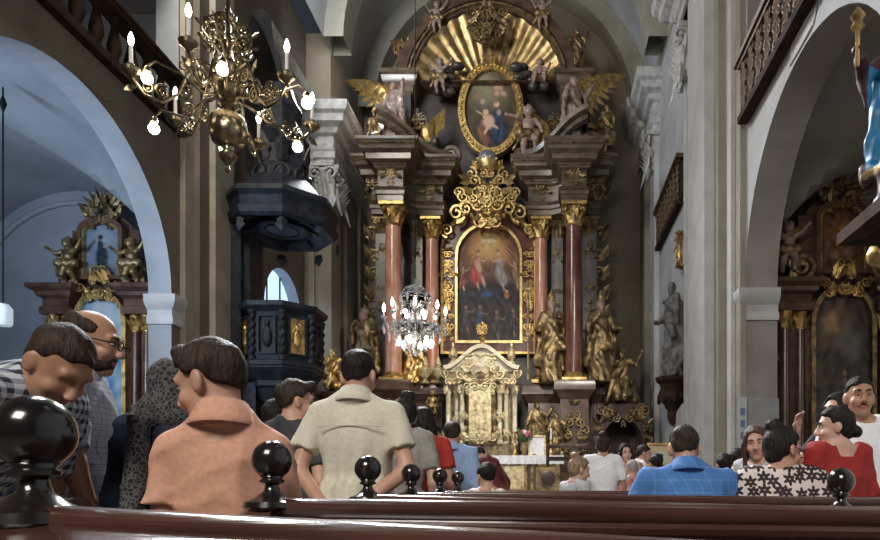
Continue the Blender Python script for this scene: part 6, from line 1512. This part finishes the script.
# ------------------------------------------------------------------ the congregation
def px_x(px, d): return (px-545)/640*d
def hgt(py, d): return 1.1+(487-py)/640*d
def grid_cloth(name, base, line, f, w_, line2=None, both=True):
    m = mat(name, base, rough=.85); nt, b = nodes_of(m); x, y, z = xyz(nt)
    u = mth(nt, 'ADD', mth(nt, 'MULTIPLY', x, 1.0), mth(nt, 'MULTIPLY', y, .8))
    def ln(c): return mth(nt, 'LESS_THAN', mth(nt, 'FRACT', mth(nt, 'MULTIPLY', c, f)), w_)
    a = ln(u); c = ln(z); fac = mth(nt, 'MULTIPLY', mth(nt, 'ADD', a, c), .5)
    r = nt.nodes.new('ShaderNodeValToRGB'); e = r.color_ramp.elements; e[0].color = (*base, 1); e[1].color = (*line, 1); e[0].position = 0.; e[1].position = 1.
    nt.links.new(fac, r.inputs[0]); nt.links.new(r.outputs[0], b.inputs['Base Color']); return m
m_check_light = grid_cloth('pale_checked_cotton', (.40, .43, .50), (.10, .12, .20), 42, .14)
m_gingham = grid_cloth('dark_gingham', (.50, .53, .58), (.018, .025, .05), 30, .5)
m_blue_check = grid_cloth('blue_checked_cotton', (.055, .17, .43), (.14, .28, .56), 15, .10)
def flower_cloth():
    m = mat('star_flower_print', (.60, .50, .46), rough=.8); nt, b = nodes_of(m); x, y, z = xyz(nt)
    cb = nt.nodes.new('ShaderNodeCombineXYZ'); nt.links.new(x, cb.inputs[0]); nt.links.new(z, cb.inputs[1])
    v = nt.nodes.new('ShaderNodeTexVoronoi'); v.voronoi_dimensions = '2D'; v.inputs['Scale'].default_value = 16; v.inputs['Randomness'].default_value = .55
    nt.links.new(cb.outputs[0], v.inputs['Vector'])
    sb = nt.nodes.new('ShaderNodeVectorMath'); sb.operation = 'SUBTRACT'; nt.links.new(cb.outputs[0], sb.inputs[0]); nt.links.new(v.outputs['Position'], sb.inputs[1])
    s = nt.nodes.new('ShaderNodeSeparateXYZ'); nt.links.new(sb.outputs[0], s.inputs[0])
    sx = mth(nt, 'MULTIPLY', s.outputs[0], 16.); sy = mth(nt, 'MULTIPLY', s.outputs[1], 16.)
    ang = mth(nt, 'ARCTAN2', sx, sy); rad = v.outputs['Distance']
    pet = mth(nt, 'ADD', .45, mth(nt, 'MULTIPLY', mth(nt, 'COSINE', mth(nt, 'MULTIPLY', ang, 6.)),   .15))
    f = mth(nt, 'LESS_THAN', rad, pet); core = mth(nt, 'LESS_THAN', rad, .07)
    c1 = mixc(nt, f, (.66, .56, .52), (.022, .014, .016)); c2 = mixc(nt, core, c1, (.55, .3, .25)); nt.links.new(c2, b.inputs['Base Color']); return m
m_star = flower_cloth()
def scarf_cloth():
    m = mat('grey_patterned_scarf', (.10, .10, .105), rough=.9); nt, b = nodes_of(m)
    tc = nt.nodes.new('ShaderNodeTexCoord'); v = nt.nodes.new('ShaderNodeTexVoronoi'); v.feature = 'DISTANCE_TO_EDGE'; v.inputs['Scale'].default_value = 60
    n = nt.nodes.new('ShaderNodeTexNoise'); n.inputs['Scale'].default_value = 40
    nt.links.new(tc.outputs['Object'], v.inputs['Vector']); nt.links.new(tc.outputs['Object'], n.inputs['Vector'])
    f = mth(nt, 'GREATER_THAN', mth(nt, 'ADD', v.outputs['Distance'], mth(nt, 'MULTIPLY', n.outputs[0], .3)), .27)
    nt.links.new(mixc(nt, f, (.085, .082, .082), (.012, .012, .014)), b.inputs['Base Color']); return m
m_scarf = scarf_cloth()
m_orange = cloth('orange_pique', (.60, .32, .22), (.53, .27, .18), 70, .3); m_beige = cloth('beige_cotton', (.62, .58, .47), (.55, .51, .40), 50)
m_navy = cloth('navy_cotton', (.012, .018, .045)); m_dgrey = cloth('dark_grey_cotton', (.04, .04, .045)); m_grey = cloth('grey_marl', (.30, .28, .26), (.24, .22, .20)); m_redc = cloth('red_cotton', (.40, .03, .02)); m_redd = cloth('deep_red_knit', (.33, .022, .018), (.26, .015, .012), 60, .5)
m_lblue = cloth('light_blue_cotton', (.27, .40, .62), (.23, .35, .56)); m_white = cloth('white_cotton', (.80, .81, .83), (.72, .73, .76)); m_pale = cloth('pale_grey_cotton', (.46, .46, .47)); m_teal = cloth('teal_nylon', (.03, .09, .13)); m_vest = mat('dark_red_brocade', (.12, .012, .018), (.30, .2, .08), 9, .7, lo=.55, hi=.75); m_print = cloth('red_white_print', (.50, .06, .05), (.45, .45, .43), 18)
HB, HN, HL = m_hair_black, m_hair_brown, m_hair_light
FINE = dict(res=.0115, hf=.0055); MID = dict(res=.014, hf=.0075); FAR = dict(res=.022, hf=.013, face_parts=False)
# --- across the aisle, left
def scarf_on(root, p, s):
    S = SDF(.03); S.frame(p.Rh, p.hc); S.e((0, -.018, .035), (.088, .108, .102)); S.c((-.03, -.03, -.08), (.03, -.04, -.08), .07, k=.05); S.half((0, .075, .07), (0, 1, -.25)); S.frame()
    S.c(p.f((-.07, -.03, 1.46)), p.f((.07, -.03, 1.46)), .070, k=.05); S.kc(p.f((-.03, -.125, 1.46)), p.f((-.045, -.170, .93)), .044, .052, k=.04)
    put('head_scarf', S.mesh(.0125, disp=disp_fold(.008, 2, (34, 30, 9))), s, m_scarf, root)
d = 2.2; person('person', 'man in a dark gingham shirt bending forward with his head bowed', (px_x(72, d)-.53, d, 0), -PI/2-.1, 1.90, Pose(lean=(.86, 0, 0), head=(-.1, -.05, .1), la=((.25, .10, 1.15), (.2, .25, .95)), ra=((.24, .12, 1.14), (.18, .28, .96))), dict(mat=m_gingham, sleeve=.8, collar=True), ('crop', HN), m_skin_tan, m_jean, seed=2, face_parts=False, **FINE)
d = 2.72; person('person', 'balding man with glasses in a pale checked shirt, leaning one hand on the pew', (px_x(76, d), d, 0), -PI/2+.35, hgt(307, d), Pose(lean=(.06, .05, 0), head=(-.1, .12, 0), ra=((.26, .06, 1.12), (.30, .16, .86))), dict(mat=m_check_light, sleeve=.85, collar=True), ('bald', HN), m_skin_tan, m_jean, glasses=True, beard=HN, seed=4, hands=(.5, .25), **FINE)
d = 2.55; person('person', 'woman in navy with a grey patterned scarf over her head', (px_x(168, d), d, 0), -.1, hgt(356, d), Pose(head=(-.25, .2, 0), fem=True, b=1.0), dict(mat=m_navy, sleeve=1.7), None, m_skin, m_jean, seed=6, extra=scarf_on, **FINE)
d = 1.66; person('person', 'boy in an orange polo shirt with his back turned, looking down to the left', (px_x(226, d), d, 0), .22, hgt(335, d), Pose(head=(1.2, .30, .0), dr=.045, sh=.142, b=.86, la=((.165, -.02, 1.14), (.17, .10, .90)), ra=((.165, -.02, 1.14), (.17, .10, .90))), dict(mat=m_orange, sleeve=.66, collar=True, g=.018, sw=.018), ('tuft', HN), m_skin, m_jean, seed=8, fold=.0075, **FINE)
d = 3.3; person('person', 'man in a beige shirt with both hands clasped behind his back', (px_x(357, d), d, 0), 0, hgt(347, d), Pose(head=(-.08, .10, 0), la=((.262, -.07, 1.13), (.07, -.20, .92)), ra=((.262, -.07, 1.13), (.07, -.215, .95)), b=1.06, sh=.178, dr=.03), dict(mat=m_beige, sleeve=.66, collar=True, pleat=True, g=.022, sw=.03), ('crop', HB), m_skin, m_trouser, seed=3, res=.012, hf=.0065)
d = 3.75; person('person', 'dark haired teenager in a dark grey tee shirt beside the beige shirt', (px_x(293, d), d, 0), -.3, hgt(379, d), Pose(head=(-.65, .05, 0), sh=.148, b=.9), dict(mat=m_dgrey, sleeve=.7), ('tuft', HN), m_skin, m_jean, seed=11, **MID)
d = 4.7; person('person', 'person whose dark hair shows just left of the dark haired teenager', (px_x(275, d), d, 0), .1, hgt(399, d), Pose(fem=True), dict(mat=m_dgrey, sleeve=.7), ('long', HB), m_skin, m_jean, seed=12, **FAR)
d = 4.35; person('person', 'woman with dark bobbed hair in a grey tee shirt behind the beige shirt', (px_x(402, d), d, 0), .1, hgt(394, d), Pose(lean=(.05, 0, 0), head=(.3, .25, .12), fem=True), dict(mat=m_grey, sleeve=.7), ('bun', HB), m_skin_pale, m_jean, seed=13, **MID)
d = 5.0; person('person', 'girl with long dark hair and a white clip in a red dress', (px_x(424, d), d, 0), -.1, hgt(406, d), Pose(head=(.15, .15, -.05), fem=True, b=.95), dict(mat=m_redc, sleeve=.6), ('long', HB), m_skin, 'none', skirt=(.45, .26), seed=14, extra=lambda root, p, s: [None, (lambda b: (b.ball(tuple((p.hc+p.Rh @ np.array([-.05, -.105, .03]))*s), (.02, .012, .012), 8, 5), b.build('hair_clip', m_white, root)))(MB())], **MID)
d = 7.2; person('person', 'distant person in pale clothes seen left of the light blue shirt', (px_x(433, d), d, 0), PI, hgt(423, d), Pose(), dict(mat=m_white, sleeve=.9), ('short', HB), m_skin, m_trouser, seed=15, **FAR)
d = 5.65; person('person', 'man in a light blue shirt seen from behind near the tabernacle', (px_x(452, d), d, 0), -.1, hgt(420, d), Pose(head=(.1, .12, 0), b=1.1, sh=.182), dict(mat=m_lblue, sleeve=1.5, collar=True, g=.02), ('crop', HN), m_skin, m_trouser, seed=16, **MID)
d = 4.42; person('person', 'small boy with bare shoulders looking over the pew', (px_x(487, d), d, 0), .3, hgt(462, d), Pose(head=(.2, .1, 0), sh=.148, b=.95), dict(mat=m_white, sleeve=0, neck=1.40, nw=.10), ('short', HB), m_skin, m_jean, seed=17, **MID)
d = 9.2; person('person', 'priest in a dark red and gold vestment bowing at the altar steps', (px_x(497, d), d, 0), 1.0, 1.80, Pose(lean=(.42, 0, 0), head=(0, .4, 0)), dict(mat=m_vest, sleeve=1.8, g=.05, sw=.05, name='vestment'), ('crop', HN), m_skin, 'none', skirt=(.1, .33), seed=18, **dict(FAR, res=.018))
# --- middle and right
d = 6.42; person('person', 'seated woman with light brown hair in a pale top facing right', (px_x(576, d), d, 0), -1.0, 1.80, Pose(seated=True, dz=.03, head=(-.2, .2, 0), fem=True), dict(mat=m_pale, sleeve=.9), ('bun', HL), m_skin_pale, m_trouser, seed=19, **dict(FAR, face_parts=True, res=.018, hf=.01))
d = 7.2; person('person', 'woman in a white dress standing with her back turned', (px_x(603, d), d, 0), 0, hgt(434, d), Pose(head=(-.1, .15, 0), fem=True, b=1.08, la=((.24, .02, 1.12), (.22, .16, .98)), ra=((.24, .02, 1.12), (.22, .12, .9))), dict(mat=m_white, sleeve=.75, name='dress'), ('bun', HN), m_skin_tan, 'none', skirt=(.5, .27), seed=20, **dict(FAR, res=.016, hf=.01))
d = 8.0; person('person', 'woman in a red patterned dress facing the pews', (px_x(626, d), d, 0), PI+.1, hgt(443, d), Pose(fem=True, head=(.1, 0, .1)), dict(mat=m_print, sleeve=.6, name='dress'), ('long', HB), m_skin_pale, 'none', skirt=(.4, .28), seed=21, **dict(FAR, face_parts=True, res=.018, hf=.009))
d = 8.4; person('person', 'man in a white shirt standing in profile facing right', (px_x(642, d), d, 0), -PI/2, hgt(444, d), Pose(head=(0, .15, 0)), dict(mat=m_white, sleeve=.9, collar=True), ('crop', HN), m_skin, m_trouser, seed=22, **dict(FAR, face_parts=True, res=.018, hf=.009))
d = 7.3; person('person', 'child in a red and white print standing by the woman in white', (px_x(632, d), d, 0), .4, hgt(459, d), Pose(sh=.148, b=.9), dict(mat=m_print, sleeve=.7), ('crop', m_grey), m_skin, m_jean, seed=23, **FAR)
d = 7.0; person('person', 'dark haired person half hidden by the blue checked shirt', (px_x(656, d), d, 0), .2, hgt(453, d), Pose(), dict(mat=m_pale, sleeve=.7), ('short', HB), m_skin, m_jean, seed=24, **FAR)
d = 3.40; person('person', 'broad man in a blue checked shirt sitting with his back turned', (px_x(689, d), d, 0), 0, 1.80, Pose(seated=True, dz=.08, head=(-.1, .14, 0), b=1.22, sh=.20, dr=.02, lean=(.16, 0, 0), la=((.30, .08, 1.18), (.16, .28, 1.0)), ra=((.30, .08, 1.18), (.16, .28, 1.0))), dict(mat=m_blue_check, sleeve=.72, collar=True, g=.022, sw=.03), ('crop', HN), m_skin, m_jean, seed=25, **MID)
d = 3.38; person('person', 'woman with glasses and pinned up hair in a star flower blouse', (px_x(783, d), d, 0), -.15, 1.76, Pose(seated=True, dz=.09, lean=(.16, 0, 0), head=(-.95, .12, 0), fem=True, b=1.22, sh=.178), dict(mat=m_star, sleeve=.8, g=.024, sw=.03), ('bun', HB), m_skin, m_jean, glasses=True, seed=26, **MID)
d = 4.1; person('person', 'girl with long brown hair looking back towards the pews', (px_x(757, d), d, 0), PI-.9, hgt(425, d), Pose(head=(.55, .1, .08), fem=True, b=.95, sh=.155), dict(mat=m_pale, sleeve=.9), ('long', m_hair_mid), m_skin, m_jean, seed=27, **MID)
d = 3.5; person('person', 'woman in a deep red top with her hair tied back, turned in profile', (px_x(838, d), d, 0), .25, hgt(405, d), Pose(head=(1.05, .06, 0), fem=True, b=1.12, sh=.155), dict(mat=m_redd, sleeve=.85, neck=1.40, nw=.11, g=.02), ('lowbun', HB), m_skin_pale, m_jean, seed=28, **MID)
d = 3.9; person('person', 'young man with a moustache in a white tee shirt looking at the pews', (px_x(859, d), d, 0), PI-.25, hgt(375, d), Pose(head=(.05, -.02, .0), b=1.0), dict(mat=m_white, sleeve=.72, g=.02, sw=.026), ('crop', HB), m_skin_tan, m_jean, seed=29,
    extra=lambda root, p, s: (lambda b: (setattr(b, 'T', Matrix.Translation(Vector(p.hc*s)) @ Matrix(p.Rh.tolist()).to_4x4() @ Matrix.Scale(s, 4)), b.tube([(-.033, .080, -.062), (-.015, .097, -.050), (.015, .097, -.050), (.033, .080, -.062)], [.0014, .0026, .0026, .0014], 6), b.build('moustache', HB, root)))(MB()), **dict(MID, hf=.006))
d = 4.6; person('person', 'dark haired person behind the woman in red with a raised hand', (px_x(839, d), d, 0), PI-1.2, hgt(392, d), Pose(fem=True, ra=((.30, .12, 1.22), (.16, .22, 1.48))), dict(mat=m_dgrey, sleeve=.6), ('long', HB), m_skin, m_jean, seed=30, **MID)
d = 5.6; person('person', 'dark haired person in a dark top right of the blue checked shirt', (px_x(724, d), d, 0), .2, hgt(453, d), Pose(), dict(mat=m_dgrey, sleeve=.8), ('short', HB), m_skin, m_jean, seed=31, **FAR)
d = 6.4; person('person', 'dark haired person further back near the blue banner', (px_x(737, d), d, 0), -.2, hgt(448, d), Pose(fem=True), dict(mat=m_navy, sleeve=.8), ('short', HB), m_skin, m_jean, seed=32, **FAR)
d = 4.75; person('person', 'person in a teal jacket half hidden behind the girl with long brown hair', (px_x(749, d), d, 0), -.2, hgt(452, d), Pose(head=(-.4, .3, 0), b=1.0), dict(mat=m_teal, sleeve=1.8), ('short', HB), m_skin, m_jean, seed=33, **FAR)

# things of one kind carry the phrase they share
GROUPS = {'person': 'people in the congregation', 'cherub statue': 'carved cherubs', 'angel statue': 'large winged angels of the high altar', 'candlestick': 'gilded candlesticks on the altar', 'flowers': 'flower vases on the altar table', 'side altar': 'side altars in the chapels', 'urn': 'gilded urns beside the tabernacle'}
NAMED = {'bishop_statue': 'bishop statues beside the marble columns', 'saint_statuette': 'small gilded figures beside the tabernacle', 'angel_statuette': 'small figures standing on the attic', 'saint_statue': 'saint statues of the high altar', 'seated_statue': 'seated gilded figures'}
for o in list(C.objects):
    if o.parent is None and 'category' in o and 'group' not in o:
        g = NAMED.get(o.name.split('.')[0]) or GROUPS.get(o['category'])
        if g: o['group'] = g
